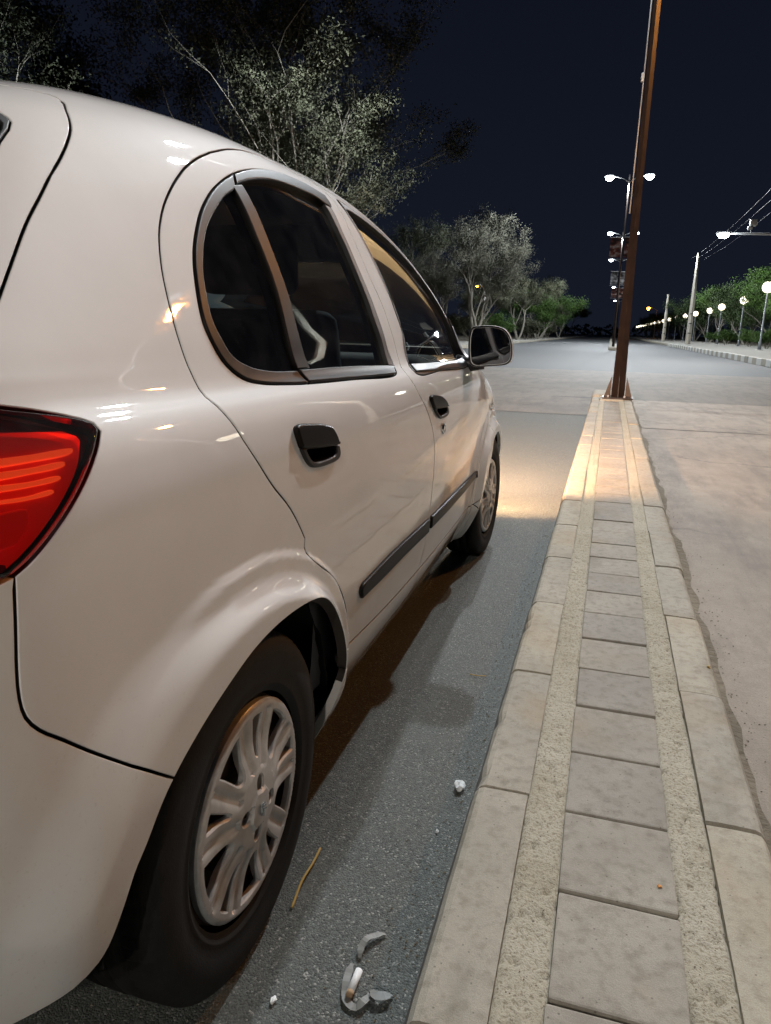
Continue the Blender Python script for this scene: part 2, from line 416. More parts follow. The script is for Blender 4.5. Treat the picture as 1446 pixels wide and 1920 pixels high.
# sandy grime in the gutter along the right side of the median
gv = []; gf = []
ys = np.arange(-3.0, 11.9, 0.06)
for j, y in enumerate(ys):
    w = 0.045 + 0.035 * noise.noise((0.0, y * 1.3, 8.0)) + 0.02 * noise.noise((3.0, y * 6.0, 8.0))
    gv += [(0.35, y, 0.010), (0.372, y, 0.009 + 0.004 * noise.noise((1, y * 9, 2))), (0.372 + max(w, 0.012), y, 0.0032)]
for j in range(len(ys) - 1):
    a = j * 3; gf += [(a, a + 1, a + 4, a + 3), (a + 1, a + 2, a + 5, a + 4)]
tag(mk('gutter_grime', gv, gf, M['grime'], None, True), 'sandy grime gathered along the kerb on the right lane side', 'grime', kind='stuff')

# ---- median strip: kerb stones, mortar strips, paving tiles
median = empty('median_strip', (0.09, 4.5, 0)); tag(median, kind='structure')
MO = Vector((0.09, 4.5, 0))
TOP = 0.13
def kerb_mesh(seed, length, side):
    """side -1: face towards the car, +1: face towards the right lane; local origin at the stone's near end, x=0 at inner edge"""
    r = random.Random(seed)
    prof = [(0.0, 0.0), (0.0, TOP), (0.022, TOP + 0.001), (0.05, TOP + 0.001), (0.084, TOP), (0.094, TOP - 0.0035), (0.102, TOP - 0.014), (0.109, TOP - 0.034), (0.120, 0.0)]
    n = 14; V = []; F = []; m = len(prof)
    for j in range(n + 1):
        y = length * j / n
        e = 0.0025 if j in (0, n) else 0.0
        for i, (x, z) in enumerate(prof):
            jx = 0.0016 * noise.noise((seed * 3.1 + i, y * 14, 1.0)) if 4 <= i <= 7 else 0.0
            jz = 0.0011 * noise.noise((seed * 5.7 + i * 0.6, y * 10, 4.0))
            chip = 0.0
            if i in (5, 6) and noise.noise((seed * 9.3, y * 17, 2.0)) > 0.42: chip = 0.004
            yy = y + (e if j == 0 else -e if j == n else 0) * (1 if z > 0.02 else 0)
            if j in (0, n): yy += 0.0018 * noise.noise((seed * 7.7, x * 60, 5.0))
            V.append((side * (x + jx - chip), yy, z + jz * (z > 0.01) - chip * 0.7 - (e * 0.9 if z > 0.05 else 0)))
    for j in range(n):
        for i in range(m - 1):
            q = (j * m + i, j * m + i + 1, (j + 1) * m + i + 1, (j + 1) * m + i)
            F.append(q if side > 0 else q[::-1])
    a = tuple(range(m)); b = tuple(n * m + i for i in range(m))
    F.append(a if side < 0 else a[::-1]); F.append(b if side > 0 else b[::-1])
    return V, F
KP = 0.5345
kproto = {}
for side in (-1, 1):
    for s in range(5):
        V, F = kerb_mesh(s + (10 if side > 0 else 0), KP - 0.006, side)
        o = mk('kerb_stone', V, F, M['kerb'], median); o.data.materials.append(M['kerb_grime_shade'])
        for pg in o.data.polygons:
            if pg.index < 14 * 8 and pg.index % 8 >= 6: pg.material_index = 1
        kproto[(side, s)] = o.data; bpy.data.objects.remove(o)
for side in (-1, 1):
    x0 = -0.070 if side < 0 else 0.2475
    y = 0.739 - 7 * KP if side < 0 else 0.757 - 7 * KP
    k = 0
    while y + KP < 11.1:
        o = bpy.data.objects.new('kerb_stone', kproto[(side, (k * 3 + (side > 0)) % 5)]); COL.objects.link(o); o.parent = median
        o.location = (x0 - MO.x + rnd.uniform(-0.0025, 0.0025), y - MO.y, rnd.uniform(-0.0022, 0.0022)); o.rotation_euler = (rnd.uniform(-.002, .002), rnd.uniform(-.005, .005), rnd.uniform(-.003, .003))
        y += KP; k += 1
    yend = y
def tile_mesh(seed):
    bm = rbox_bm(0.0, 0.182, 0.0, 0.2030, -0.06, 0.0, 0.004, 2)
    for v in bm.verts:
        v.co.x += 0.0012 * noise.noise((seed * 3.3, v.co.y * 30, v.co.z * 9)); v.co.y += 0.0012 * noise.noise((seed * 1.9 + 5, v.co.x * 30, v.co.z * 9))
    me = bpy.data.meshes.new('paving_tile'); bm.normal_update(); bm.to_mesh(me); bm.free(); me.materials.append(M['tile']); return me
tms = [tile_mesh(i) for i in range(5)]
y = 0.823 - 18 * 0.2105; k = 0
while y + 0.21 < 10.42:
    o = bpy.data.objects.new('paving_tile', tms[(k * 2 + k // 3) % 5]); COL.objects.link(o); o.parent = median
    o.location = (0.0 - MO.x + rnd.uniform(-.0015, .0015), y - MO.y + 0.004, TOP - 0.001 + rnd.uniform(-.0025, .0015)); o.rotation_euler = (rnd.uniform(-.008, .008), rnd.uniform(-.006, .006), rnd.uniform(-.006, .006))
    y += 0.2105; k += 1
# pitted mortar strips, real relief
def mortar_strip(x0, x1, seed):
    ys = list(np.arange(-3.0, 3.4, 0.007)) + list(np.arange(3.4, 10.42, 0.03)); xs = np.linspace(x0, x1, 13); V = []; F = []
    for y in ys:
        for i, x in enumerate(xs):
            v = Vector((x, y, seed))
            d = -0.004 + 0.003 * noise.noise(v * 9) + 0.0022 * noise.noise(v * 60)
            pit = noise.noise(v * 95) + 0.5 * noise.noise(v * 45)
            if pit > 0.28: d -= min(0.010, (pit - 0.28) * 0.022)
            e = min(i, 12 - i)
            if e == 0: d -= 0.006 + 0.004 * noise.noise((y * 8, seed, x))
            V.append((x - MO.x, y - MO.y, TOP + d))
    n = len(xs)
    for j in range(len(ys) - 1):
        for i in range(n - 1):
            a = j * n + i; F.append((a, a + 1, a + n + 1, a + n))
    mk('mortar_strip', V, F, M['mortar'], median, True)
mortar_strip(-0.0715, 0.0005, 2.0); mortar_strip(0.1805, 0.2490, 7.0)
rbox('bedding', -0.17 - MO.x, 0.345 - MO.x, -3.0 - MO.y, 11.05 - MO.y, 0.0, 0.062, M['mortar'], median)
# rounded concrete block that ends the median
bm = rbox_bm(-0.19 - MO.x, 0.37 - MO.x, 11.0 - MO.y, 12.05 - MO.y, 0.0, 0.155, 0.07, 4)
from_bm('end_block', bm, M['kerb'], median, True)
rbox('pole_footing', -0.066 - MO.x, 0.244 - MO.x, 10.43 - MO.y, 10.99 - MO.y, 0.0, 0.137, M['kerb'], median, 0.012)

# ---- the median goes on beyond the junction
m2 = rbox('median_strip', -0.10, 0.46, 50.0, 690.0, 0.0, 0.20, M['kerb'], None, 0.05); tag(m2, kind='structure')

# ---- kerbs and pavements on both far sides
def side_kerb(name, x0, x1, y0, y1, z, kind_stone, stones_to, pitch, outward):
    root = empty(name, (x0, (y0 + stones_to) / 2, 0)); tag(root, kind='structure')
    bmk = rbox_bm(0, abs(x1 - x0), 0, pitch - 0.02, 0, z, 0.02, 2)
    for v in bmk.verts:
        if outward < 0: v.co.x *= -1
    if outward < 0: bmesh.ops.reverse_faces(bmk, faces=bmk.faces)
    me = bpy.data.meshes.new('kerb_stone'); bmk.to_mesh(me); bmk.free(); me.materials.append(M['kerb'])
    me2 = me.copy(); me2.materials.clear(); me2.materials.append(M['kerb_white'])
    y = y0; k = 0
    while y < stones_to:
        o = bpy.data.objects.new('kerb_stone', me2 if (kind_stone and k % 2 == 0) else me); COL.objects.link(o); o.parent = root
        o.location = (0, y - root.location.y, rnd.uniform(-.01, .01)); o.rotation_euler = (0, 0, rnd.uniform(-.006, .006)); y += pitch; k += 1
    rbox('kerb_run', 0 if outward > 0 else -abs(x1 - x0), abs(x1 - x0) if outward > 0 else 0, y - root.location.y, y1 - root.location.y, 0, z, M['kerb'], root, 0.02)
M['kerb_white'] = plain('white_kerb_paint', (0.62, 0.63, 0.60), 0.75)
side_kerb('kerb', 5.4, 5.65, 25.0, 690, 0.26, True, 78.0, 0.9, 1)
side_kerb('kerb', -8.0, -8.2, -20.0, 690, 0.20, False, 70.0, 1.0, -1)
tag(sheet('pavement', 5.64, 13.0, 25.0, 690, 0.24, M['sidewalk'], 4, 40), kind='structure')
tag(sheet('pavement', -11.5, -8.19, -60.0, 690, 0.18, M['sidewalk'], 4, 40), kind='structure')
tag(sheet('verge', -60, -11.4, -60.0, 690, 0.17, M['soil'], 4, 20), kind='structure')
tag(sheet('verge', 12.9, 70, 5.0, 690, 0.22, M['soil'], 4, 20), kind='structure')
# ------------------------------------------------------------------ the car: one smooth body surface, panels cut out of it
XC=-1.268; YR=0.890; YF=3.235; ZW=0.283
# side profile control: half width, z
PW=np.array([(.66,.150),(.700,.153),(.722,.163),(.745,.192),(.765,.228),(.782,.264),(.795,.30),(.803,.345),(.811,.44),(.818,.58),(.820,.70),(.817,.79),(.806,.850),(.789,.884),(.763,.9075),(.750,.935),(.735,.98),(.702,1.07),(.664,1.16),(.625,1.24),(.590,1.295),(.550,1.335),(.49,1.368),(.40,1.393),(.28,1.411),(.14,1.422),(0,1.426)])
ds=np.r_[0,np.cumsum(np.hypot(*np.diff(PW,axis=0).T))]
VMAX=ds[-1]
def hermite(xk,yk):
    xk=np.asarray(xk,float); yk=np.asarray(yk,float)
    h=np.diff(xk); d=np.diff(yk)/h
    m=np.zeros_like(yk); m[0]=d[0]; m[-1]=d[-1]
    for i in range(1,len(xk)-1):
        if d[i-1]*d[i]<=0: m[i]=0
        else:
            w1=2*h[i]+h[i-1]; w2=h[i]+2*h[i-1]; m[i]=(w1+w2)/(w1/d[i-1]+w2/d[i])
    def fn(x):
        x=np.clip(x,xk[0],xk[-1]); i=np.clip(np.searchsorted(xk,x,side='right')-1,0,len(h)-1)
        t=(x-xk[i])/h[i]; 
        return (2*t**3-3*t*t+1)*yk[i]+(t**3-2*t*t+t)*h[i]*m[i]+(-2*t**3+3*t*t)*yk[i+1]+(t**3-t*t)*h[i]*m[i+1]
    return fn
fW=hermite(ds,PW[:,0]); fZ=hermite(ds,PW[:,1])
def vz(z): # v for side height z
    return np.interp(z,PW[:,1],ds)
def zt(tab): 
    tab=sorted(tab); return hermite([vz(a) for a,b in tab],[b for a,b in tab])
fYr=zt([(.15,.40),(.163,.32),(.192,.25),(.24,.20),(.32,.16),(.44,.14),(.58,.15),(.66,.165),(.75,.19),(.85,.225),(.935,.265),(1.07,.35),(1.16,.41),(1.24,.475),(1.295,.52),(1.335,.57),(1.368,.66),(1.393,.82),(1.411,1.15),(1.426,1.85)])
fYf=zt([(.15,3.85),(.24,4.02),(.32,4.07),(.44,4.09),(.58,4.07),(.66,4.02),(.72,3.92),(.79,3.70),(.85,3.42),(.885,3.26),(.912,3.18),(.935,3.12),(1.07,2.96),(1.16,2.79),(1.24,2.58),(1.295,2.39),(1.335,2.22),(1.368,2.08),(1.393,1.98),(1.411,1.92),(1.426,1.88)])
fRr=zt([(.15,.40),(.44,.46),(.58,.46),(.75,.44),(.935,.40),(1.16,.36),(1.295,.36),(1.368,.38),(1.426,.02)])
fRf=zt([(.15,.60),(.44,.66),(.66,.64),(.79,.62),(.885,.50),(.935,.42),(1.16,.38),(1.295,.36),(1.368,.32),(1.426,.02)])
fK=zt([(.15,.02),(.5,.025),(.8,.036),(.935,.045),(1.2,.07),(1.368,.09),(1.426,.09)])
NR,NF=2.5,2.3
YM=2.0; DZ=.15
def fold(u):
    s=np.where(u<0,-1.0,1.0); a=np.abs(u); s=np.where(a>3,-s,s); a=np.where(a>3,6-a,a)
    return s,a
def S0(u,v):
    """u in [-3,3]: |u| 0..1 rear corner, 1..2 side, 2..3 front corner ; u>0 right side"""
    u=np.asarray(u,float); v=np.asarray(v,float); u,v=np.broadcast_arrays(u,v)
    s,a=fold(u)
    w=fW(v); z=fZ(v); yr=fYr(v); yf=fYf(v); Rr=fRr(v); Rf=fRf(v); k=fK(v)
    th=np.clip(a,0,1)*np.pi/2; tf=np.clip(3-a,0,1)*np.pi/2
    xr=np.sin(th)**(2/NR); yrr=yr+Rr*(1-np.maximum(np.cos(th),0)**(2/NR))
    xf=np.sin(tf)**(2/NF); yff=yf-Rf*(1-np.maximum(np.cos(tf),0)**(2/NF))
    ys=(yr+Rr)+(a-1)*((yf-Rf)-(yr+Rr))
    x=np.where(a<1,xr,np.where(a>2,xf,1.0)); y=np.where(a<1,yrr,np.where(a>2,yff,ys))
    bar=1-k*((y-YM)/1.1)**2
    x=x*w*bar
    g=np.clip((z-.935)/.45,0,1); z=z-DZ*g*np.maximum(0,1.55-y)**2
    return np.stack([XC+s*x,y,z],-1)
def sm(t): 
    t=np.clip(t,0,1); return t*t*(3-2*t)
def flare(y,z):
    d=np.zeros_like(y)
    for yc in (YR,YF):
        k=1.19 
        zz=np.maximum(z-ZW,0)*k+np.minimum(z-ZW,0)
        r=np.hypot(y-yc,zz)
        b=sm((yc-.05-y)/.25) if yc==YR else np.zeros_like(y)  # soften behind the rear wheel
        d1=.008*sm((.460-r)/(.018+.05*b))*(1-.7*b)+.026*sm((.420+.06*b-r)/(.054+.06*b))
        d=np.maximum(d,d1)
    return d
def S(u,v,off=0.0):
    P=S0(u,v); e=1e-4
    u=np.asarray(u,float); v=np.asarray(v,float); u,v=np.broadcast_arrays(u,v)
    s,_=fold(u)
    f=flare(P[...,1],P[...,2])
    P=P.copy(); P[...,0]+=s*f
    if np.any(off!=0): P=P+np.asarray(off)[...,None]*N(u,v) if np.ndim(off) else P+off*N(u,v)
    return P
def N(u,v):
    e=2e-4
    def Q(u,v):
        P=S0(u,v); s,_=fold(u); P=P.copy(); P[...,0]+=s*flare(P[...,1],P[...,2]); return P
    u=np.asarray(u,float); v=np.asarray(v,float); u,v=np.broadcast_arrays(u,v)
    du=Q(u+e,v)-Q(u-e,v); dv=Q(u,np.clip(v+e,0,VMAX))-Q(u,np.clip(v-e,0,VMAX))
    n=np.cross(du,dv); n/=np.linalg.norm(n,axis=-1,keepdims=True)+1e-12
    return n
# arc-length like coordinate for u
_uu = np.r_[np.linspace(0, 0.9, 90, endpoint=False), np.linspace(0.9, 1.0, 200, endpoint=False), np.linspace(1, 2, 100, endpoint=False), np.linspace(2.0, 2.1, 200, endpoint=False), np.linspace(2.1, 3, 120)]
_pp = S0(_uu, np.full_like(_uu, 0.80))
_aa = np.r_[0, np.cumsum(np.linalg.norm(np.diff(_pp, axis=0), axis=1))]
def u2a(u):
    u = np.asarray(u, float); a = np.abs(u); b = np.where(a > 3, 6 - a, a); r = np.interp(b, _uu, _aa)
    return np.sign(u) * np.where(a > 3, 2 * _aa[-1] - r, r)
def a2u(a):
    a = np.asarray(a, float); m = np.abs(a); b = np.where(m > _aa[-1], 2 * _aa[-1] - m, m); r = np.interp(b, _aa, _uu)
    return np.sign(a) * np.where(m > _aa[-1], 6 - r, r)
def SA(q, off=0.0):
    q = np.asarray(q, float); return S(a2u(q[..., 0]), np.clip(q[..., 1], 0, VMAX), off)
def NA(q):
    q = np.asarray(q, float); return N(a2u(q[..., 0]), np.clip(q[..., 1], 0.0003, VMAX - 0.0003))
def uv_yz(y, z):
    """(u, v) of the right side at world y, z"""
    lo, hi = 0.0, VMAX * 0.8
    v = float(np.interp(z, PW[:, 1], ds))
    g = np.linspace(0.6, 2.9, 2000); P = S0(g, np.full_like(g, v))
    u = float(np.interp(y, P[:, 1], g)); return (u, v)
def catmull(P, step, closed=False):
    P = np.asarray(P, float); n = len(P)
    if n < 3:
        k = max(2, int(np.linalg.norm(P[1] - P[0]) / step) + 1); return P[0] + (P[1] - P[0]) * np.linspace(0, 1, k)[:, None]
    out = []
    rng = range(n) if closed else range(n - 1)
    for i in rng:
        p0 = P[(i - 1) % n] if (closed or i > 0) else 2 * P[0] - P[1]
        p1 = P[i]; p2 = P[(i + 1) % n]
        p3 = P[(i + 2) % n] if (closed or i + 2 < n) else 2 * P[-1] - P[-2]
        # centripetal
        t0 = 0; t1 = t0 + max(np.linalg.norm(p1 - p0), 1e-6) ** .5; t2 = t1 + max(np.linalg.norm(p2 - p1), 1e-6) ** .5; t3 = t2 + max(np.linalg.norm(p3 - p2), 1e-6) ** .5
        k = max(1, int(round(np.linalg.norm(p2 - p1) / step)))
        for t in np.linspace(t1, t2, k, endpoint=False):
            A1 = (t1 - t) / (t1 - t0) * p0 + (t - t0) / (t1 - t0) * p1; A2 = (t2 - t) / (t2 - t1) * p1 + (t - t1) / (t2 - t1) * p2; A3 = (t3 - t) / (t3 - t2) * p2 + (t - t2) / (t3 - t2) * p3
            B1 = (t2 - t) / (t2 - t0) * A1 + (t - t0) / (t2 - t0) * A2; B2 = (t3 - t) / (t3 - t1) * A2 + (t - t1) / (t3 - t1) * A3
            out.append((t2 - t) / (t2 - t1) * B1 + (t - t1) / (t2 - t1) * B2)
    if not closed: out.append(P[-1])
    return np.array(out)
def loop_of(chains, step):
    """chains: list of (uv points, seam?) joined end to end; corners stay sharp at the joints. returns alpha-v loop and seam flags"""
    pts = []; flag = []
    for pl, seam in chains:
        q = np.array(pl, float); q = np.c_[u2a(q[:, 0]), q[:, 1]]
        c = catmull(q, step)
        for i, x in enumerate(c[:-1]): pts.append(x); flag.append(seam and True)
        last = c[-1]
    pts = np.array(pts); flag = np.array(flag)
    # a vertex is free of inset only if both its edges are seams
    fl = flag & np.roll(flag, 1)
    half = flag ^ np.roll(flag, 1)
    return pts, fl, flag, half
def area2(P):
    return 0.5 * np.sum(P[:, 0] * np.roll(P[:, 1], -1) - np.roll(P[:, 0], -1) * P[:, 1])
def inset(Q, d, hole=False):
    """move loop points into the panel by d metres, along the surface"""
    if d == 0: return Q.copy()
    s = 1.0 if area2(Q) > 0 else -1.0
    if hole: s = -s
    h = 1e-4
    A = (SA(Q + [h, 0]) - SA(Q - [h, 0])) / (2 * h); B = (SA(np.c_[Q[:, 0], np.clip(Q[:, 1] + h, 0, VMAX)]) - SA(np.c_[Q[:, 0], np.clip(Q[:, 1] - h, 0, VMAX)])) / (2 * h)
    P = SA(Q); t = np.roll(P, -1, 0) - np.roll(P, 1, 0)
    # inward direction in parameter space from the metric
    T2 = np.roll(Q, -1, 0) - np.roll(Q, 1, 0)
    n = np.cross(A, B); b = np.cross(n, t); b /= np.linalg.norm(b, axis=1, keepdims=True) + 1e-12
    out = Q.copy()
    aa = (A * A).sum(1); bb = (B * B).sum(1); ab = (A * B).sum(1); ra = (A * b).sum(1); rb = (B * b).sum(1)
    det = aa * bb - ab * ab + 1e-12
    da = (ra * bb - rb * ab) / det; dv = (rb * aa - ra * ab) / det
    # orient: must point to the left of the travel direction for ccw loops
    sgn = np.sign(T2[:, 0] * dv - T2[:, 1] * da) * s
    out[:, 0] += sgn * da * d; out[:, 1] += sgn * dv * d
    return out
def pts_inside(G, loops):
    ins = np.zeros(len(G), bool)
    for L in loops:
        x1, y1 = L[:, 0], L[:, 1]; x2, y2 = np.roll(x1, -1), np.roll(y1, -1)
        for a, b, c, d in zip(x1, y1, x2, y2):
            if b == d: continue
            m = ((b > G[:, 1]) != (d > G[:, 1])) & (G[:, 0] < (c - a) * (G[:, 1] - b) / (d - b) + a)
            ins ^= m
    return ins
def panel(name, chains, mat, parent, holes=(), gap=0.0018, off=0.0, e=0.0016, depth=0.016, step=0.014, bstep=0.012, dome=0.0, fn=None):
    """fn(alpha-v points) -> extra outward offset"""
    if not isinstance(chains[0][1], bool): chains = [(list(chains) + [chains[0]], False)]
    loops = []
    Q, fl, flag, half = loop_of(chains, bstep)
    loops.append((Q, fl, flag, half, False))
    for hl in holes:
        h = np.array(hl, float); h = np.c_[u2a(h[:, 0]), h[:, 1]]; c = catmull(h, bstep, True)
        z = np.zeros(len(c), bool); loops.append((c, z, z, z, True))
    V = []; NN = []; F = []; deep = []
    ring0 = []; idx0 = []
    cnt = 0
    def put(q, o, nn=None):
        nonlocal cnt
        n = NA(q); ex = fn(q) if fn else 0.0
        P = SA(q) + n * (np.asarray(o + ex))[..., None] if np.ndim(o + ex) else SA(q) + n * (o + ex)
        V.extend(P.tolist()); NN.extend((n if nn is None else nn).tolist()); i = np.arange(cnt, cnt + len(q)); cnt += len(q); return i, P, n
    for (Q, fl, flag, half, hole) in loops:
        def ins(d):
            R = inset(Q, d, hole); R[fl] = Q[fl]
            R[half, :] = np.where(True, R[half, :], 0)
            # keep seam ends on the seam line
            for i in np.where(half)[0]:
                j = i - 1 if flag[i - 1] and not flag[i] else (i + 1) % len(Q)
                sd = Q[j] - Q[i]; L = np.linalg.norm(sd); mv = R[i] - Q[i]
                R[i] = Q[i] + sd / (L + 1e-9) * max(0.0, float(mv @ (sd / (L + 1e-9))))
            return R
        r0 = ins(gap + e); ring0.append(r0)
    # triangulate
    allp = np.concatenate(ring0); edges = []; b = 0
    for r in ring0:
        n = len(r); edges += [(b + i, b + (i + 1) % n) for i in range(n)]; b += n
    lo = allp.min(0); hi = allp.max(0)
    gx = np.arange(lo[0] + step * .5, hi[0], step); gy = np.arange(lo[1] + step * .5, hi[1], step)
    G = np.stack(np.meshgrid(gx, gy), -1).reshape(-1, 2); 
    if len(G):
        G[:, 0] += np.where((np.round((G[:, 1] - lo[1]) / step) % 2) > 0, step * .25, -step * .25)
        G = G[pts_inside(G, ring0)]
        keep = np.ones(len(G), bool)
        for i in range(0, len(G), 2000):
            d = ((G[i:i + 2000, None, :] - allp[None]) ** 2).sum(-1).min(1); keep[i:i + 2000] = d > (0.55 * min(step, bstep)) ** 2
        G = G[keep]
    if mat is M['paint']:      # finer mesh where the wheel-arch flares are
        fs = 0.0065; gx = np.arange(lo[0] + fs * .3, hi[0], fs); gy = np.arange(lo[1] + fs * .3, min(hi[1], .62), fs)
        H = np.stack(np.meshgrid(gx, gy), -1).reshape(-1, 2)
        if len(H):
            PH = SA(H); zz = np.maximum(PH[:, 2] - ZW, 0) * 1.19 + np.minimum(PH[:, 2] - ZW, 0)
            rr = np.minimum(np.hypot(PH[:, 1] - YR, zz), np.hypot(PH[:, 1] - YF, zz)); H = H[(rr < .475) & (rr > .30)]
        if len(H): H = H[pts_inside(H, ring0)]
        if len(H):
            kp = np.ones(len(H), bool)
            for i in range(0, len(H), 2000): kp[i:i + 2000] = ((H[i:i + 2000, None, :] - allp[None]) ** 2).sum(-1).min(1) > (0.7 * fs) ** 2
            H = H[kp]
            if len(H) and len(G):
                PG = SA(G); zz = np.maximum(PG[:, 2] - ZW, 0) * 1.19 + np.minimum(PG[:, 2] - ZW, 0)
                rg_ = np.minimum(np.hypot(PG[:, 1] - YR, zz), np.hypot(PG[:, 1] - YF, zz)); G = G[~((rg_ < .475) & (rg_ > .30))]
            G = np.concatenate([G, H]) if len(G) else H
    pts = np.concatenate([allp, G]) if len(G) else allp
    res = delaunay_2d_cdt([Vector((float(a), float(c))) for a, c in pts], edges, [], 0, 1e-7)
    rv = np.array([(v.x, v.y) for v in res[0]]); tris = [f for f, k in zip(res[2], pts_inside(np.array([rv[list(f)].mean(0) for f in res[2]]), ring0)) if k]
    domev = off
    i0, P0, n0 = put(rv, domev)
    for f in tris:
        f = tuple(i0[k] for k in f); F.append(f)
    # rims
    back = {}
    for k, orig in enumerate(res[3]):
        for o_ in orig: back[o_] = k
    b = 0
    for (Q, fl, flag, half, hole), r0 in zip(loops, ring0):
        n = len(Q); ia = np.array([i0[back[b + k]] for k in range(n)]); b += n
        def ins2(d):
            R = inset(Q, d, hole); R[fl] = Q[fl]
            for i in np.where(half)[0]:
                j = i - 1 if flag[i - 1] and not flag[i] else (i + 1) % len(Q)
                sd = Q[j] - Q[i]; L = np.linalg.norm(sd); mv = R[i] - Q[i]
                R[i] = Q[i] + sd / (L + 1e-9) * max(0.0, float(mv @ (sd / (L + 1e-9))))
            return R
        rA = ins2(gap + 0.3 * e); rB = ins2(gap)
        PA = SA(rA); PB = SA(rB); out = PB - SA(ins2(gap + max(e, 0.001))); out /= np.linalg.norm(out, axis=1, keepdims=True) + 1e-9
        nA = NA(rA); nm = nA + out; nm /= np.linalg.norm(nm, axis=1, keepdims=True) + 1e-9
        i1, _, _ = put(rA, off - 0.3 * e, nm); i2, _, _ = put(rB, off - e, out); i3, _, _ = put(rB, off - depth, out)
        flip = (area2(Q) > 0) != hole
        for k in range(n):
            if flag[k]: continue
            k2 = (k + 1) % n
            for x, y in ((ia, i1), (i1, i2), (i2, i3)):
                q = (x[k], y[k], y[k2], x[k2]); F.append(q if flip else q[::-1])
                if x is i2: deep.append(len(F) - 1)
    Va = np.array(V)
    # make every front triangle face outward
    nf = []
    for f in F[:len(tris)]:
        a, c, d = Va[f[0]], Va[f[1]], Va[f[2]]
        nf.append(f if np.dot(np.cross(c - a, d - a), NN[f[0]]) > 0 else f[::-1])
    F[:len(tris)] = nf
    ob = mk(name, V, F, mat, parent, True, NN)
    if mat is M['paint'] and depth < .021:   # returned flange coloured dark, standing in for the shade inside the gap
        ob.data.materials.append(M['gap'])
        for k in deep:
            c = ob.data.polygons[k].center
            if min(math.hypot(c.y - YR, (c.z - ZW) * 1.15), math.hypot(c.y - YF, (c.z - ZW) * 1.15)) > .352: ob.data.polygons[k].material_index = 1
    return ob
def mirror(o, name=None, parent=None):
    me = o.data; V = [(2 * XC - v.co.x, v.co.y, v.co.z) for v in me.vertices]; F = [tuple(p.vertices)[::-1] for p in me.polygons]
    nn = [(-n.vector.x, n.vector.y, n.vector.z) for n in me.corner_normals]
    vn = [None] * len(V)
    for p in me.polygons:
        for li, vi in zip(p.loop_indices, p.vertices): vn[vi] = nn[li]
    vn = [x if x else (0, 0, 1) for x in vn]
    r = mk(name or o.name.split('.')[0], V, F, me.materials[0], parent if parent is not None else o.parent, True, vn)
    if len(me.materials) > 1:
        r.data.materials.append(me.materials[1]); r.data.polygons.foreach_set('material_index', [p.material_index for p in me.polygons])
    return r
def both(*a, **k):
    o = panel(*a, **k); return o, mirror(o)
def sym(half):
    """half outline from rear centre line back to it -> closed symmetric outline"""
    return list(half) + [(-u, v) for u, v in reversed(half)]
def symf(half):
    return list(half) + [(6 - u, v) for u, v in reversed(half)]
def chain_sym(chs, f=False):
    """mirror a list of open chains that runs from the centre line to the centre line"""
    m = (lambda u: 6 - u) if f else (lambda u: -u)
    return [(list(c), False) for c in chs] + [([(m(u), v) for u, v in reversed(c)], False) for c in reversed(chs)]
car = empty('parked_car', (XC, 2.06, 0.0))
tag(car, 'white five-door hatchback parked beside the narrow paved median', 'car')
def cp(o): return o   # panels are made in world space; parent without moving
_mk = mk
CAR_INV = Vector((XC, 2.06, 0.0))
def shift_into(o):
    for v in o.data.vertices: v.co -= CAR_INV
PAINT, BLK, GRY = M['paint'], M['black_trim'], M['grey_trim']

hatch_r = [(.918,1.381),(.968,1.369),(.996,1.352),(1.015,1.323),(1.026,1.298),(1.028,1.277),(1.022,1.253),(1.011,1.223),(1.0,1.191),(.99,1.149),(.98,1.119),(.964,1.074),(.932,1.001),(.908,.94),(.897,.875)]
tail_o = [(.915,.854),(.967,.844),(.998,.832),(1.008,.819),(1.009,.809),(1.004,.795),(.995,.776),(.981,.758),(.96,.738),(.937,.72),(.916,.705),(.897,.694),(.881,.687)]
tail_top = [(.897,.8565),(.915,.854)]
bump_r = [(.881,.687),(.882,.638),(.882,.598),(.884,.571),(.891,.55),(.908,.531),(.938,.508),(.977,.473),(1.001,.442),(1.025,.387)]
arch_bump = [(1.025,.387),(1.017,.365),(1.007,.332),(.998,.308),(.986,.283),(.972,.261),(.958,.243),(.941,.232),(.922,.228)]
arch_q = [(1.227,.262),(1.2268,.285),(1.2255,.325),(1.221,.362),(1.2145,.398),(1.203,.426),(1.191,.448),(1.175,.467),(1.159,.4775),(1.137,.484),(1.115,.484),(1.098,.479),(1.082,.469),(1.056,.44),(1.038,.412),(1.025,.387)]
rdoor_b = [(1.324,1.281),(1.258,1.254),(1.206,1.224),(1.168,1.188),(1.143,1.149),(1.129,1.11),(1.121,1.073),(1.115,1.03),(1.113,.984),(1.114,.935),(1.116,.896),(1.118,.862),(1.119,.836),(1.124,.792),(1.13,.745),(1.142,.685),(1.158,.636),(1.174,.572)]
rdoor_c = [(1.174,.572),(1.173,.556),(1.178,.535),(1.195,.502),(1.207,.483),(1.222,.456),(1.239,.413),(1.2505,.369),(1.2555,.33),(1.2555,.298),(1.252,.271)]
rdoor_t = [(1.868,1.322),(1.80,1.336),(1.70,1.342),(1.567,1.335),(1.424,1.309),(1.324,1.281)]
bgap = [(1.868,1.322),(1.80,1.27),(1.77,1.252),(1.661,1.167),(1.608,1.065),(1.594,.976),(1.583,.899),(1.552,.83),(1.537,.788),(1.524,.741),(1.509,.662),(1.503,.606),(1.495,.488),(1.49,.362),(1.48,.292),(1.472,.249)]
sill_r = [(1.252,.271),(1.35,.2565),(1.472,.249)]
sill_f = [(1.472,.249),(1.63,.2455),(1.79,.243)]
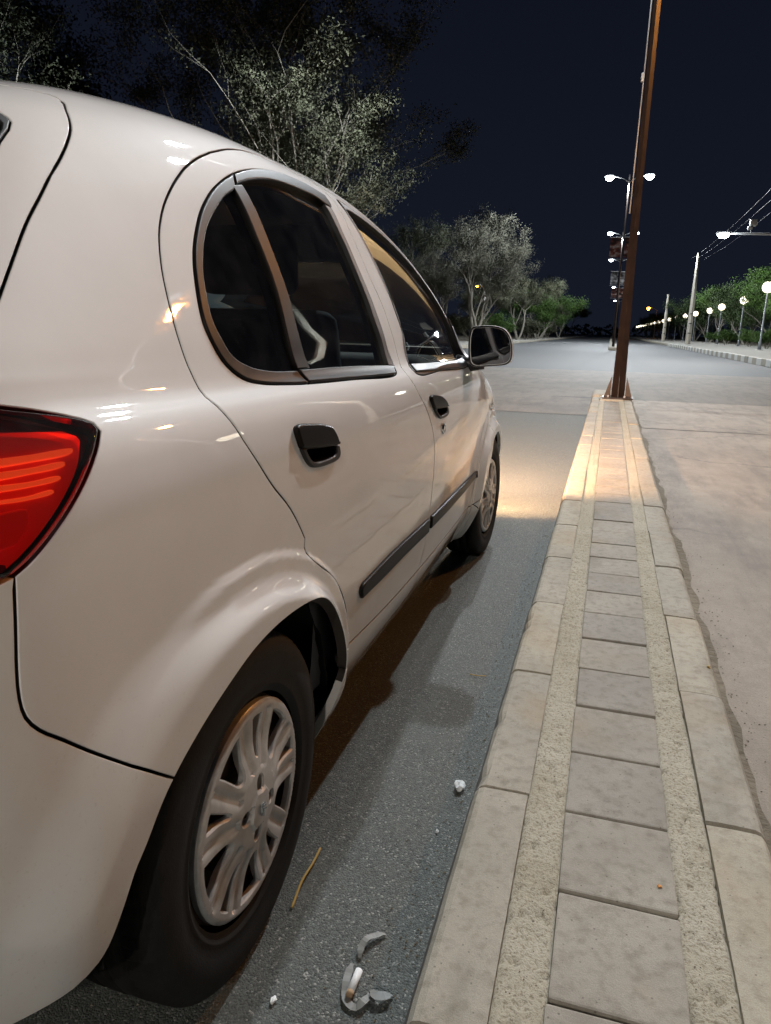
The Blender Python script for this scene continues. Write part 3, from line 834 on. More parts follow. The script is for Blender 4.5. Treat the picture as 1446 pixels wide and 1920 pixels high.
fdoor_t = [(2.092,.872),(2.086,.92),(2.080,1.0),(2.072,1.10),(2.062,1.17),(2.04,1.235),(2.0,1.28),(1.95,1.305),(1.868,1.322)]
fgap = [(1.79,.243),(1.825,.285),(1.851,.351),(1.872,.397),(1.887,.473),(1.895,.58),(1.93,.692),(1.99,.75),(2.06,.80),(2.092,.872)]
rdlo = [(1.764,1.28),(1.7,1.292),(1.592,1.29),(1.495,1.279),(1.407,1.261),(1.332,1.238),(1.276,1.212),(1.237,1.185),(1.204,1.149),(1.182,1.109),(1.166,1.07),(1.156,1.031),(1.15,.988),(1.149,.951),(1.154,.914),(1.163,.88),(1.177,.858),(1.2,.846),(1.237,.838),(1.274,.833),(1.369,.827),(1.504,.82),(1.53,.84),(1.55,.922),(1.557,1.003),(1.577,1.083),(1.623,1.173),(1.70,1.243)]
fdlo = [(1.88,1.290),(1.946,1.277),(1.994,1.252),(2.022,1.213),(2.040,1.159),(2.05,1.10),(2.057,1.04),(2.062,.98),(2.062,.92),(2.055,.862),(1.99,.812),(1.9,.797),(1.72,.806),(1.585,.815),(1.598,.85),(1.636,.917),(1.649,1.002),(1.677,1.082),(1.712,1.155),(1.79,1.236)]
VT = VMAX - 0.004

# wheel arch of the front wheel, same shape as the rear one
def arch_pt(th, k=1.0):
    yy = YF + 0.325 * k * math.cos(th); zz = ZW + 0.278 * k * max(math.sin(th), 0) + 0.1 * min(math.sin(th), 0); return uv_yz(yy, zz)
arch_f = [uv_yz(YF - 0.322, 0.262)] + [arch_pt(t) for t in np.linspace(PI - 0.05, 0.72, 16)]       # from the sill over the top to the bumper joint
arch_fb = [arch_pt(t) for t in np.linspace(0.72, 0.08, 8)] + [uv_yz(YF + 0.322, 0.262)]

ws_side = [(2.135,.885),(2.132,.95),(2.128,1.1),(2.123,1.2),(2.12,1.29),(2.15,1.365)]
body = [
    ([(0, VT), (0, 1.425)], True),
    ([(0, 1.425), (.5, 1.42), (.8, 1.402), (.918, 1.381)], False), (hatch_r, False), ([(.897,.875), (.897,.8565)], False), (tail_top + tail_o[1:], False), (bump_r, False),
    (arch_q[::-1], False), ([(1.227,.262), (1.252,.266)], False), (rdoor_c[::-1], False), (rdoor_b[::-1], False), (rdoor_t[::-1], False), (fdoor_t[::-1], False),
    ([(2.092,.872), (2.112,.876), (2.135,.885)], False), (ws_side, False), ([(2.15,1.365), (2.3,1.392), (2.6,1.402), (3,1.405)], False),
    ([(3, 1.405), (3, VT)], True), ([(3, VT), (2.0, VT), (1.0, VT), (0, VT)], True)]
# the two halves of the shell meet without a joint on the roof centre line
side = panel('body_side', body, PAINT, car, step=0.015, depth=0.02)
mirror(side)
cap_u = np.linspace(0, 3, 25); capP = S(cap_u, np.full(25, VT)); capL = capP.copy(); capL[:, 0] = 2 * XC - capL[:, 0]
Vc = capP.tolist() + capL.tolist()
mk('roof_centre', Vc, [(k, k + 1, 26 + k, 25 + k) for k in range(24)], PAINT, car, True)

# doors -----------------------------------------------------------------
def handle_holes(h): return h
handle_r = [(1.1965,.760),(1.203,.763),(1.221,.7595),(1.239,.754),(1.25,.746),(1.252,.735),(1.2505,.715),(1.246,.692),(1.239,.684),(1.221,.682),(1.2,.686),(1.194,.693),(1.190,.714),(1.191,.739)]
handle_f = [(1.556,.742),(1.566,.746),(1.588,.742),(1.604,.733),(1.611,.718),(1.606,.697),(1.599,.682),(1.588,.673),(1.562,.670),(1.548,.675),(1.543,.69),(1.545,.722)]
rdoor = [(rdoor_t, False), (rdoor_b, False), (rdoor_c, False), (sill_r, False), (bgap[::-1], False)]
fdoor = [(fdoor_t, False), (bgap, False), (sill_f, False), (fgap, False)]
def shrink(pl, k):
    c = np.mean(np.array(pl), 0); return [tuple(c + (np.array(p) - c) * k) for p in pl]
rear_door = panel('rear_door', rdoor, PAINT, car, holes=[rdlo, shrink(handle_r, .94)], step=0.014)
front_door = panel('front_door', fdoor, PAINT, car, holes=[fdlo, shrink(handle_f, .94)], step=0.016)

# window trims, glass
qglass = [(1.301,1.203),(1.268,1.185),(1.231,1.153),(1.202,1.117),(1.182,1.076),(1.168,1.034),(1.162,.993),(1.161,.956),(1.167,.921),(1.175,.894),(1.194,.875),(1.224,.865),(1.262,.8615),(1.270,.868),(1.2775,.96),(1.289,1.07),(1.302,1.17)]
rglass = [(1.341,1.222),(1.4,1.238),(1.485,1.25),(1.581,1.253),(1.657,1.251),(1.672,1.244),(1.603,1.173),(1.553,1.066),(1.535,.98),(1.530,.904),(1.512,.853),(1.4,.857),(1.297,.862),(1.302,.96),(1.315,1.08)]
qt_in = [(1.314,1.215)] + qglass[0:13] + [(1.268,.861)]
qt_out = [(1.332,1.238),(1.276,1.212),(1.237,1.185),(1.204,1.149),(1.182,1.109),(1.166,1.07),(1.156,1.031),(1.15,.988),(1.149,.951),(1.154,.914),(1.163,.88),(1.177,.858),(1.2,.846),(1.237,.838),(1.274,.833)]
def trims():
    r = []
    r.append(panel('window_trim', [(qt_out, False), ([(1.274,.833), (1.268,.861)], False), (qt_in[::-1], False), ([(1.314,1.215), (1.332,1.238)], False)], GRY, rear_door, off=0.0035, e=0.0035, depth=0.03, gap=0.0, step=0.012, bstep=0.01))
    r.append(panel('window_trim', [([(1.336,1.2395),(1.407,1.261),(1.495,1.279),(1.592,1.29),(1.7,1.292),(1.764,1.28)], False), ([(1.764,1.28),(1.70,1.243),(1.672,1.246)], False), ([(1.672,1.2465),(1.657,1.2535),(1.581,1.256),(1.485,1.253),(1.4,1.240),(1.341,1.224),(1.318,1.216)], False), ([(1.318,1.216),(1.336,1.2395)], False)], GRY, rear_door, off=0.004, e=0.004, depth=0.03, gap=0.0, step=0.012, bstep=0.01))
    r.append(panel('window_seal', [([(1.70,1.243),(1.623,1.173),(1.577,1.083),(1.557,1.003),(1.55,.922),(1.53,.848)], False), ([(1.53,.848),(1.512,.850)], False), ([(1.512,.850),(1.530,.904),(1.535,.98),(1.553,1.066),(1.603,1.173),(1.672,1.246)], False), ([(1.672,1.246),(1.70,1.243)], False)], M['rubber'], rear_door, off=0.002, e=0.003, depth=0.03, gap=0.0))
    r.append(panel('window_divider', [([(1.304,1.213),(1.291,1.075),(1.279,.96),(1.2705,.8635)], False), ([(1.2705,.8635),(1.2955,.8625)], False), ([(1.2955,.8625),(1.302,.96),(1.315,1.08),(1.336,1.2195)], False), ([(1.336,1.2195),(1.304,1.213)], False)], GRY, rear_door, off=0.003, e=0.003, depth=0.03, gap=0.0, step=0.012))
    r.append(panel('belt_moulding', [([(1.2745,.8335),(1.369,.8275),(1.504,.8205)], False), ([(1.504,.8205),(1.53,.8475)], False), ([(1.53,.8475),(1.4,.8585),(1.27,.862)], False), ([(1.27,.862),(1.2745,.8335)], False)], GRY, rear_door, off=0.006, e=0.004, depth=0.03, gap=0.0, step=0.012))
    r.append(panel('quarter_glass', qglass, M['glass'], rear_door, off=-0.004, e=0.0005, depth=0.004, gap=-0.004, step=0.03))
    r.append(panel('window_glass', rglass, M['glass'], rear_door, off=-0.008, e=0.0005, depth=0.004, gap=-0.006, step=0.03))
    fglass = [(1.80,1.236),(1.861,1.222),(1.91,1.185),(1.935,1.13),(1.955,1.06),(1.965,.99),(1.965,.91),(1.945,.845),(1.87,.828),(1.72,.834),(1.605,.842),(1.648,.95),(1.665,1.05),(1.707,1.145)]
    fgl_big = [(1.84,1.262),(1.93,1.245),(1.975,1.205),(1.998,1.14),(2.01,1.06),(2.018,.98),(2.018,.90),(1.985,.842),(1.87,.828),(1.72,.834),(1.600,.842),(1.646,.95),(1.664,1.05),(1.70,1.137),(1.77,1.222)]
    r.append(panel('window_seal', fdlo, M['rubber'], front_door, holes=[fgl_big], off=0.001, e=0.003, depth=0.03, gap=0.0, step=0.015))
    r.append(panel('belt_moulding', [([(1.587,.8155),(1.72,.8065),(1.9,.7975),(1.985,.813)], False), ([(1.985,.813),(1.985,.84)], False), ([(1.985,.84),(1.87,.8305),(1.72,.8365),(1.600,.8445)], False), ([(1.600,.8445),(1.587,.8155)], False)], BLK, front_door, off=0.006, e=0.004, depth=0.03, gap=0.0))
    r.append(panel('window_glass', fgl_big, M['glass'], front_door, off=-0.008, e=0.0005, depth=0.004, gap=-0.006, step=0.03))
    r.append(panel('mirror_base', [([(2.060,.99),(2.012,.92),(1.985,.845),(2.0,.818)], False), ([(2.0,.818),(2.05,.845),(2.062,.90),(2.060,.99)], False)], BLK, front_door, off=0.008, e=0.004, depth=0.03, gap=0.0))
    # door handles: flap, bezel, recess
    for h, d, fr in ((handle_r, rear_door, .44), (handle_f, front_door, .45)):
        H = np.array(h); vmin, vmax = H[:, 1].min(), H[:, 1].max(); us = H[:, 0].min(), H[:, 0].max()
        def line(u): return vmin + (vmax - vmin) * (fr + 0.16 * (0.5 - (u - us[0]) / (us[1] - us[0])))
        Hc = np.array(catmull(np.array(h), 0.003, True))
        up = [tuple(p) for p in Hc if p[1] > line(p[0])]; dn = [tuple(p) for p in Hc if p[1] <= line(p[0])]
        # order by angle
        def order(pl):
            c = np.mean(np.array(pl), 0); return sorted(pl, key=lambda p: math.atan2(p[1] - c[1], (p[0] - c[0]) * 2.4))
        up = order(up); dn = order(dn)
        r.append(panel('handle_flap', up, GRY, d, off=0.010, e=0.005, depth=0.03, gap=0.0, step=0.01, bstep=0.006))
        c = np.mean(np.array(dn), 0); inn = [tuple(c + (np.array(p) - c) * np.array([.80, .66]) + np.array([0, .006])) for p in dn]
        r.append(panel('handle_bezel', dn, BLK, d, holes=[inn], off=0.007, e=0.003, depth=0.03, gap=0.0, step=0.006, bstep=0.006))
        r.append(panel('handle_recess', shrink(h, .97), M['dark'], d, off=-0.028, e=0.001, depth=0.002, gap=0.0))
    r.append(panel('side_moulding', [([(1.277,.374),(1.2775,.386),(1.284,.392)], False), ([(1.284,.392),(1.36,.3995),(1.42,.3985),(1.486,.394)], False), ([(1.486,.394),(1.4865,.352)], False), ([(1.4865,.352),(1.40,.358),(1.335,.357),(1.281,.358)], False), ([(1.281,.358),(1.277,.374)], False)], GRY, rear_door, off=0.009, e=0.005, depth=0.02, gap=0.0, step=0.012, bstep=0.008))
    r.append(panel('side_moulding', [([(1.497,.393),(1.6,.391),(1.70,.387),(1.790,.379)], False), ([(1.790,.379),(1.788,.354)], False), ([(1.788,.354),(1.708,.352),(1.604,.352),(1.4985,.356)], False), ([(1.4985,.356),(1.497,.393)], False)], GRY, front_door, off=0.009, e=0.005, depth=0.02, gap=0.0, step=0.012, bstep=0.008))
    # key lock
    q = np.array([[u2a(1.553), .638]]); Pk = SA(q)[0]; nk = NA(q)[0]
    lk = lathe('key_lock', [(-0.004, 0.0155), (0.004, 0.0150), (0.006, 0.0125), (0.0045, 0.010), (0.0052, 0.0)], M['chrome'], front_door, 24)
    for v in lk.data.vertices: v.co = Vector(Pk.tolist()) + Vector((v.co.x, v.co.y, v.co.z))
    return r
parts = trims()
bpy.context.view_layer.update()
ld_r = mirror(rear_door); ld_f = mirror(front_door)
for o in parts:
    mirror(o, parent=ld_r if o.parent == rear_door else ld_f)

# sill, fender, bumpers, hatch, bonnet ----------------------------------------
yf0 = uv_yz(YF - 0.322, 0.24)
both('sill', [(arch_q[:1] + [(1.223,.24),(1.215,.2),(1.205,.12),(1.195,.015)], False), ([(1.195,.015), (1.5,.015), uv_yz(YF - .335, .155)], False), ([uv_yz(YF - .335, .155), uv_yz(YF - .325, .21), uv_yz(YF - .322, .262)], False), ([uv_yz(YF - .322, .262), (1.79,.243)], False), (sill_f[::-1], False), (sill_r[::-1], False), ([(1.252,.271), (1.252,.2665), (1.227,.262)], False)], PAINT, car, step=0.016)
hl_o = [(2.30,.60),(2.32,.65),(2.37,.695)]
hb = [arch_pt(0.72), (2.22,.50), (2.27,.56), (2.30,.60)]
fender = [(fgap[::-1], False), ([(1.79,.243), uv_yz(YF - .322, .262)], False), (arch_f, False), (hb, False), (hl_o, False), ([(2.37,.695),(2.35,.745),(2.28,.795),(2.2,.838),(2.135,.868),(2.092,.872)], False)]
fen, fen_l = both('front_wing', fender, PAINT, car, step=0.018)
bonnet = panel('bonnet', symf([(3,.635),(2.8,.64),(2.62,.662),(2.5,.685),(2.38,.70),(2.36,.745),(2.29,.795),(2.21,.838),(2.15,.862),(2.5,.846),(3,.84)]), PAINT, car, step=0.03)
panel('cowl', symf([(3,.846),(2.5,.852),(2.15,.868),(2.12,.874),(2.5,.872),(3,.872)]), BLK, car, off=-0.004, step=0.03)
panel('windscreen', symf([(3,.876),(2.5,.878),(2.145,.888),(2.14,.95),(2.136,1.1),(2.131,1.2),(2.128,1.29),(2.158,1.36),(2.3,1.387),(2.6,1.397),(3,1.40)]), M['glass'], car, off=-0.003, e=0.0005, depth=0.004, gap=0.001, step=0.05)
hl_in = [(2.37,.695),(2.5,.68),(2.61,.655),(2.62,.63),(2.58,.605),(2.45,.59),(2.30,.60)]
for hh in both('headlight', [(hl_o, False), (hl_in, False)], M['clear_lens'], car, off=0.002, e=0.004, depth=0.03, gap=0.002, step=0.02): pass
both('headlight_bowl', [(hl_o, False), (hl_in, False)], M['chrome'], car, off=-0.035, e=0.002, depth=0.004, gap=0.002, step=0.03)
panel('grille', symf([(3,.60),(2.75,.602),(2.66,.61),(2.65,.63),(2.8,.628),(3,.626)]), M['dark'], car, off=-0.004, step=0.03)
panel('front_bumper', chain_sym([[(3,.05),(2.6,.05),(2.35,.06),uv_yz(YF + .34, .21)], [uv_yz(YF + .34, .21), uv_yz(YF + .322, .262)], arch_fb[::-1], hb, [(2.30,.60),(2.45,.588),(2.58,.602),(2.64,.60),(2.75,.594),(3,.592)]], True), PAINT, car, step=0.022)

rg = [(0,1.335),(.7,1.33),(.87,1.308),(.924,1.281),(.922,1.265),(.907,1.242),(.872,1.13),(.84,1.06),(.80,1.025),(.6,1.005),(0,1.0)]
hat_half = [[(0,1.425),(.5,1.42),(.8,1.402),(.918,1.381)], hatch_r, [(.897,.875),(.86,.868),(.76,.868)], [(.76,.868),(.69,.845),(.665,.79),(.70,.725),(.79,.69)], [(.79,.69),(.6,.665),(0,.655)]]
hatch = panel('tailgate', chain_sym(hat_half), PAINT, car, holes=[sym(rg)], step=0.02)
panel('rear_window', sym(rg), M['glass'], hatch, off=-0.004, e=0.0005, depth=0.004, gap=0.001, step=0.05)
panel('window_seal', sym(rg), M['rubber'], hatch, holes=[sym([(0,1.322),(.69,1.317),(.855,1.297),(.908,1.277),(.908,1.265),(.893,1.242),(.857,1.13),(.825,1.065),(.79,1.036),(.6,1.018),(0,1.013)])], off=0.0005, e=0.002, depth=0.01, gap=0.0005, step=0.03)
panel('number_plate', sym([(0,.80),(.2,.80),(.215,.795),(.215,.725),(.2,.72),(0,.72)]), M['plate'], hatch, off=0.008, e=0.002, depth=0.01, gap=0, step=0.03)
bum_half = [[(0,.648),(.6,.658),(.79,.684),(.86,.683),(.881,.687)], bump_r, arch_bump + [(.902,.226),(.873,.225),(.80,.222),(.5,.21),(0,.20)]]
panel('rear_bumper', chain_sym(bum_half), PAINT, car, step=0.018, depth=0.022)

# tail lights ------------------------------------------------------------
t_in = [(.881,.687),(.86,.684),(.79,.691),(.705,.726),(.672,.79),(.695,.84),(.76,.862),(.86,.8625),(.897,.8565)]
tail_loop = [(tail_top + tail_o[1:], False), (t_in, False)]
tl = panel('tail_light', tail_loop, M['red_lens'], car, off=0.003, e=0.006, depth=0.012, gap=0.002, step=0.014, bstep=0.008)
tp = [panel('lamp_housing', tail_loop, M['lamp_dark'], tl, off=-0.016, e=0.002, depth=0.012, gap=0.003, step=0.03)]
tin = shrink(tail_o[2:] + [(.88,.69),(.80,.705),(.72,.74),(.70,.79),(.72,.83),(.80,.846),(.90,.842)], .92)
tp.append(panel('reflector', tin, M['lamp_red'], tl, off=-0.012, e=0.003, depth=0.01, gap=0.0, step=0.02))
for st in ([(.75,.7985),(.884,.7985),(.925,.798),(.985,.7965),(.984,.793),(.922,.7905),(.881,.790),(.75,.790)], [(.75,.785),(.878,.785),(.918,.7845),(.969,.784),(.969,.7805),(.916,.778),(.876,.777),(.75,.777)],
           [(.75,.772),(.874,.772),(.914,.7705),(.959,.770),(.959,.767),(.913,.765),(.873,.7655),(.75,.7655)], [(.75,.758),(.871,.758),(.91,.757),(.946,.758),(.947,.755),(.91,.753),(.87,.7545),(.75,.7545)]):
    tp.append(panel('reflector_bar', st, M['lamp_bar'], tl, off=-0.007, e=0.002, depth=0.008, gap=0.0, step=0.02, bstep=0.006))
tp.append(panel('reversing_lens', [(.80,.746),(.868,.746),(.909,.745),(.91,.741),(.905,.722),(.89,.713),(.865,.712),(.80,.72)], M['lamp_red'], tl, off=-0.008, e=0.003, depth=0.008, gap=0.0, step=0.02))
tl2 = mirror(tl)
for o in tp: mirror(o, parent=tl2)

# side repeater on the wing
q = np.array([[u2a(1.955), .597]]); Pk = Vector(SA(q)[0].tolist())
bm = rbox_bm(-0.004, 0.008, -0.03, 0.03, -0.012, 0.012, 0.005, 3)
for v in bm.verts: v.co += Pk
from_bm('side_repeater', bm, M['clear_lens'], fen, True)

# door mirrors -------------------------------------------------------------
def door_mirror(s, door):
    X = lambda x: x if s > 0 else 2 * XC - x
    cx, cy, cz = -0.402, 2.66, 0.942
    ol = [(-.074,.066),(-.045,.0735),(.012,.0735),(.046,.062),(.068,.032),(.0765,-.008),(.074,-.042),(.060,-.057),(.0,-.066),(-.06,-.069),(-.074,-.058)]
    O = catmull(np.array(ol), 0.008, True); n = len(O)
    V = []; F = []
    rows = [(-0.020, .90), (-0.026, .97), (-0.020, 1.0), (0.0, 1.0), (0.03, .95), (0.055, .82), (0.072, .6), (0.080, .3)]
    for (dy, k) in rows:
        for (a, b) in O: V.append((X(cx + a * k + (0.02 * max(dy, 0) / 0.08) * -1), cy + dy, cz + b * k))
    for r in range(len(rows) - 1):
        for i in range(n):
            j = (i + 1) % n; F.append((r * n + i, r * n + j, (r + 1) * n + j, (r + 1) * n + i))
    F.append(tuple((len(rows) - 1) * n + i for i in range(n)))
    if s < 0: F = [f[::-1] for f in F]
    root = mk('door_mirror', V, F, PAINT, door, True)
    V = []; F = []
    for (dy, k) in [(-0.0265, .985), (-0.027, .93), (-0.010, .90)]:
        for (a, b) in O: V.append((X(cx + a * k), cy + dy, cz + b * k))
    for r in range(2):
        for i in range(n):
            j = (i + 1) % n; F.append((r * n + i, r * n + j, (r + 1) * n + j, (r + 1) * n + i))
    mk('mirror_frame', V, F, BLK, root, True)
    mk('mirror_glass', [(X(cx + a * .91), cy - 0.014, cz + b * .91) for a, b in O], [tuple(range(n)) if s < 0 else tuple(range(n))[::-1]], M['mirror'], root)
    V, F = tube_data([(X(-0.53), 2.66, .885), (X(-0.48), 2.665, .878), (X(-0.43), 2.67, .885)], [0.030, 0.026, 0.022], 10)
    mk('mirror_foot', V, F, BLK, root, True)
M['mirror'] = plain('mirror_glass', (0.25, 0.26, 0.27), 0.03, metal=1.0)
door_mirror(1, front_door); door_mirror(-1, ld_f)

# underside, wheel arches, cabin -------------------------------------------
rbox('floor_pan', XC - .70, XC + .70, 1.30, 2.88, .185, .235, M['dark'], car, 0.0)
rbox('floor_pan', XC - .52, XC + .52, .42, 1.30, .24, .30, M['dark'], car, 0.0)
rbox('floor_pan', XC - .52, XC + .52, 2.88, 3.95, .22, .30, M['dark'], car, 0.0)
def well(yc, s):
    V = []; F = []; n = 28; xo = XC + s * 0.792; xi = XC + s * 0.50; R = 0.345
    for k in range(n + 1):
        a = 0.04 + (PI - 0.08) * k / n
        yy, zz = yc + R * math.cos(a), ZW + (R * 0.93) * math.sin(a)
        w = 0.006 * math.sin(k * 2.1)
        V += [(xo, yy + w, zz), ((xo + xi) / 2, yy - w, zz + w), (xi, yy, zz)]
    for k in range(n):
        for i in range(2): F.append((k * 3 + i, k * 3 + i + 1, k * 3 + i + 4, k * 3 + i + 3))
    c = len(V); V.append((xi, yc, ZW))
    F += [(k * 3 + 2, k * 3 + 5, c) for k in range(n)]
    mk('wheel_arch_liner', V, F, M['liner'], car, True)
for yc in (YR, YF):
    for s in (-1, 1): well(yc, s)
def inner_skin(name, us, vs, off, mat):
    U, Vv = np.meshgrid(us, vs, indexing='ij'); P = S(U, Vv, off).reshape(-1, 3); n = len(vs)
    mk(name, P.tolist(), [(i * n + j, (i + 1) * n + j, (i + 1) * n + j + 1, i * n + j + 1) for i in range(len(us) - 1) for j in range(n - 1)], mat, car, True)
inner_skin('headliner', np.linspace(0.35, 5.65, 60), np.linspace(1.30, VT - .03, 14), -0.024, M['seat'])
for s_ in (1, -1):
    inner_skin('door_card', s_ * np.linspace(1.2, 2.02, 24), np.linspace(.22, .80, 8), -0.045, M['seat'])
    inner_skin('door_card', s_ * np.linspace(.72, 1.2, 14), np.linspace(.52, .84, 5), -0.05, M['seat'])
rbox('luggage_floor', XC - .56, XC + .56, .42, .95, .56, .60, M['dark'], car, 0.0)
rbox('bulkhead', XC - .62, XC + .62, 2.98, 3.02, .24, .84, M['dark'], car, 0.0)
def seat(x0, x1, y, h, tilt, name):
    s = empty(name, (0, 0, 0)); s.parent = car
    bm = rbox_bm(x0, x1, -0.06, 0.07, 0.0, h, 0.05, 3)
    for v in bm.verts: v.co.y += y - tilt * v.co.z; v.co.z += 0.42
    from_bm('seat_back', bm, M['seat'], s, True)
    rbox('seat_cushion', x0, x1, y - 0.02, y + 0.48, .34, .48, M['seat'], s, 0.04, 3)
    for cx in ([(x0 + x1) / 2] if x1 - x0 < .8 else [x0 + .28, x1 - .28]):
        bm = rbox_bm(cx - .13, cx + .13, -0.04, 0.05, 0.0, .17, 0.035, 3)
        for v in bm.verts: v.co.y += y - tilt * (h + .04); v.co.z += .42 + h + .035
        from_bm('headrest', bm, M['seat'], s, True)
seat(XC + .12, XC + .58, 1.98, .62, .28, 'front_seat'); seat(XC - .58, XC - .12, 1.98, .62, .28, 'front_seat')
seat(XC - .60, XC + .60, 1.14, .54, .30, 'rear_seat')
bm = rbox_bm(XC - .62, XC + .62, 2.62, 2.98, .60, .90, 0.06, 3); from_bm('dashboard', bm, M['seat'], car, True)
pts = []
for k in range(25):
    a = 2 * PI * k / 24; pts.append((XC - .34 + .185 * math.cos(a), 2.52 - .07 * math.sin(a), .80 + .17 * math.sin(a)))
tube('steering_wheel', pts, 0.014, M['black_trim'], car, 8)
for cx in (XC - .33, XC + .33):
    bm = rbox_bm(cx - .17, cx + .17, 2.18, 2.20, 1.19, 1.30, 0.008, 2); from_bm('sun_visor', bm, M['visor'], car, True)

# wheels -----------------------------------------------------------------
def tyre_prof(r, w):
    hw = w / 2
    p = [(-hw * .82, .176), (-hw * .90, .188), (-hw * .91, .191), (-hw * .895, .194), (-hw * .935, .208), (-hw * .95, .224), (-hw * .925, .244), (-hw * .86, .2595), (-hw * .78, r - .0055), (-hw * .70, r - .002)]
    for g in (-.36, 0.0, .36):
        p += [(hw * (g - .055), r), (hw * (g - .05), r - .007), (hw * (g + .05), r - .007), (hw * (g + .055), r)]
    return p + [(hw * .70, r - .0015), (hw * .78, r - .0045), (hw * .86, .2595), (hw * .925, .244), (hw * .95, .224), (hw * .935, .208), (hw * .895, .194), (hw * .91, .191), (hw * .90, .188), (hw * .82, .176)]
def plane_panel(name, outer, holes, hfun, depth, mat, parent, step, sgn, e=0.003):
    """flat cover in wheel plane with openings; hfun(r, a) is the outward height"""
    loops = [np.array(outer)] + [np.array(h) for h in holes]
    def ins(L, d, hole):
        t = np.roll(L, -1, 0) - np.roll(L, 1, 0); t /= np.linalg.norm(t, axis=1, keepdims=True); n = np.c_[-t[:, 1], t[:, 0]] * (1 if area2(L) > 0 else -1)
        return L + n * d * (-1 if hole else 1)
    r0 = [ins(L, e, i > 0) for i, L in enumerate(loops)]
    allp = np.concatenate(r0); edges = []; b = 0
    for r in r0: n = len(r); edges += [(b + i, b + (i + 1) % n) for i in range(n)]; b += n
    lo, hi = allp.min(0), allp.max(0); G = np.stack(np.meshgrid(np.arange(lo[0], hi[0], step), np.arange(lo[1], hi[1], step)), -1).reshape(-1, 2)
    G = G[pts_inside(G, r0)]; d = np.sqrt(((G[:, None] - allp[None]) ** 2).sum(-1).min(1)); G = G[d > step * .6]
    pts = np.concatenate([allp, G]); res = delaunay_2d_cdt([Vector((float(a), float(c))) for a, c in pts], edges, [], 0, 1e-7)
    hx = lambda P: hfun(np.hypot(P[:, 0], P[:, 1]), np.arctan2(P[:, 1], P[:, 0]))
    rv = np.array([(v.x, v.y) for v in res[0]]); X = hx(rv); V = [(x * sgn, a, c) for x, (a, c) in zip(X, rv)]
    F = [f if (sgn > 0) else f[::-1] for f, k in zip(res[2], pts_inside(np.array([rv[list(f)].mean(0) for f in res[2]]), r0)) if k]
    back = {}
    for k, orig in enumerate(res[3]):
        for o_ in orig: back[o_] = k
    b = 0
    for i, L in enumerate(loops):
        n = len(L); ia = [back[b + k] for k in range(n)]; b += n; base = len(V)
        x0 = hx(r0[i]); V += [((x - e) * sgn, a, c) for x, (a, c) in zip(x0, L)]; V += [((x - depth) * sgn, a, c) for x, (a, c) in zip(x0, L)]
        fl = ((area2(L) > 0) != (i > 0)) == (sgn > 0)
        for k in range(n):
            k2 = (k + 1) % n
            for f in ((ia[k], base + k, base + k2, ia[k2]), (base + k, base + n + k, base + n + k2, base + k2)): F.append(f if fl else f[::-1])
    o = mk(name, V, F, mat, parent, True); o.data.set_sharp_from_angle(angle=math.radians(32))
    return o
def circ(r, n): return [(r * math.cos(2 * PI * k / n), r * math.sin(2 * PI * k / n)) for k in range(n)]
def sector_hole(a0, a1, r0, r1, w0, w1):
    """opening between two spokes: inner width w0, outer width w1 fractions of the angular span"""
    am = (a0 + a1) / 2; s = (a1 - a0) / 2; P = []
    for t in np.linspace(-1, 1, 9): P.append((r1, am + s * w1 * t))
    for t in np.linspace(.12, .9, 6): P.append((r1 + (r0 - r1) * t, am + s * (w1 + (w0 - w1) * t)))
    for t in np.linspace(1, -1, 4): P.append((r0 - .004 * (1 - t * t), am + s * w0 * t * .8))
    for t in np.linspace(.9, .12, 6): P.append((r1 + (r0 - r1) * t, am - s * (w1 + (w0 - w1) * t)))
    return [(r * math.cos(a), r * math.sin(a)) for r, a in P]
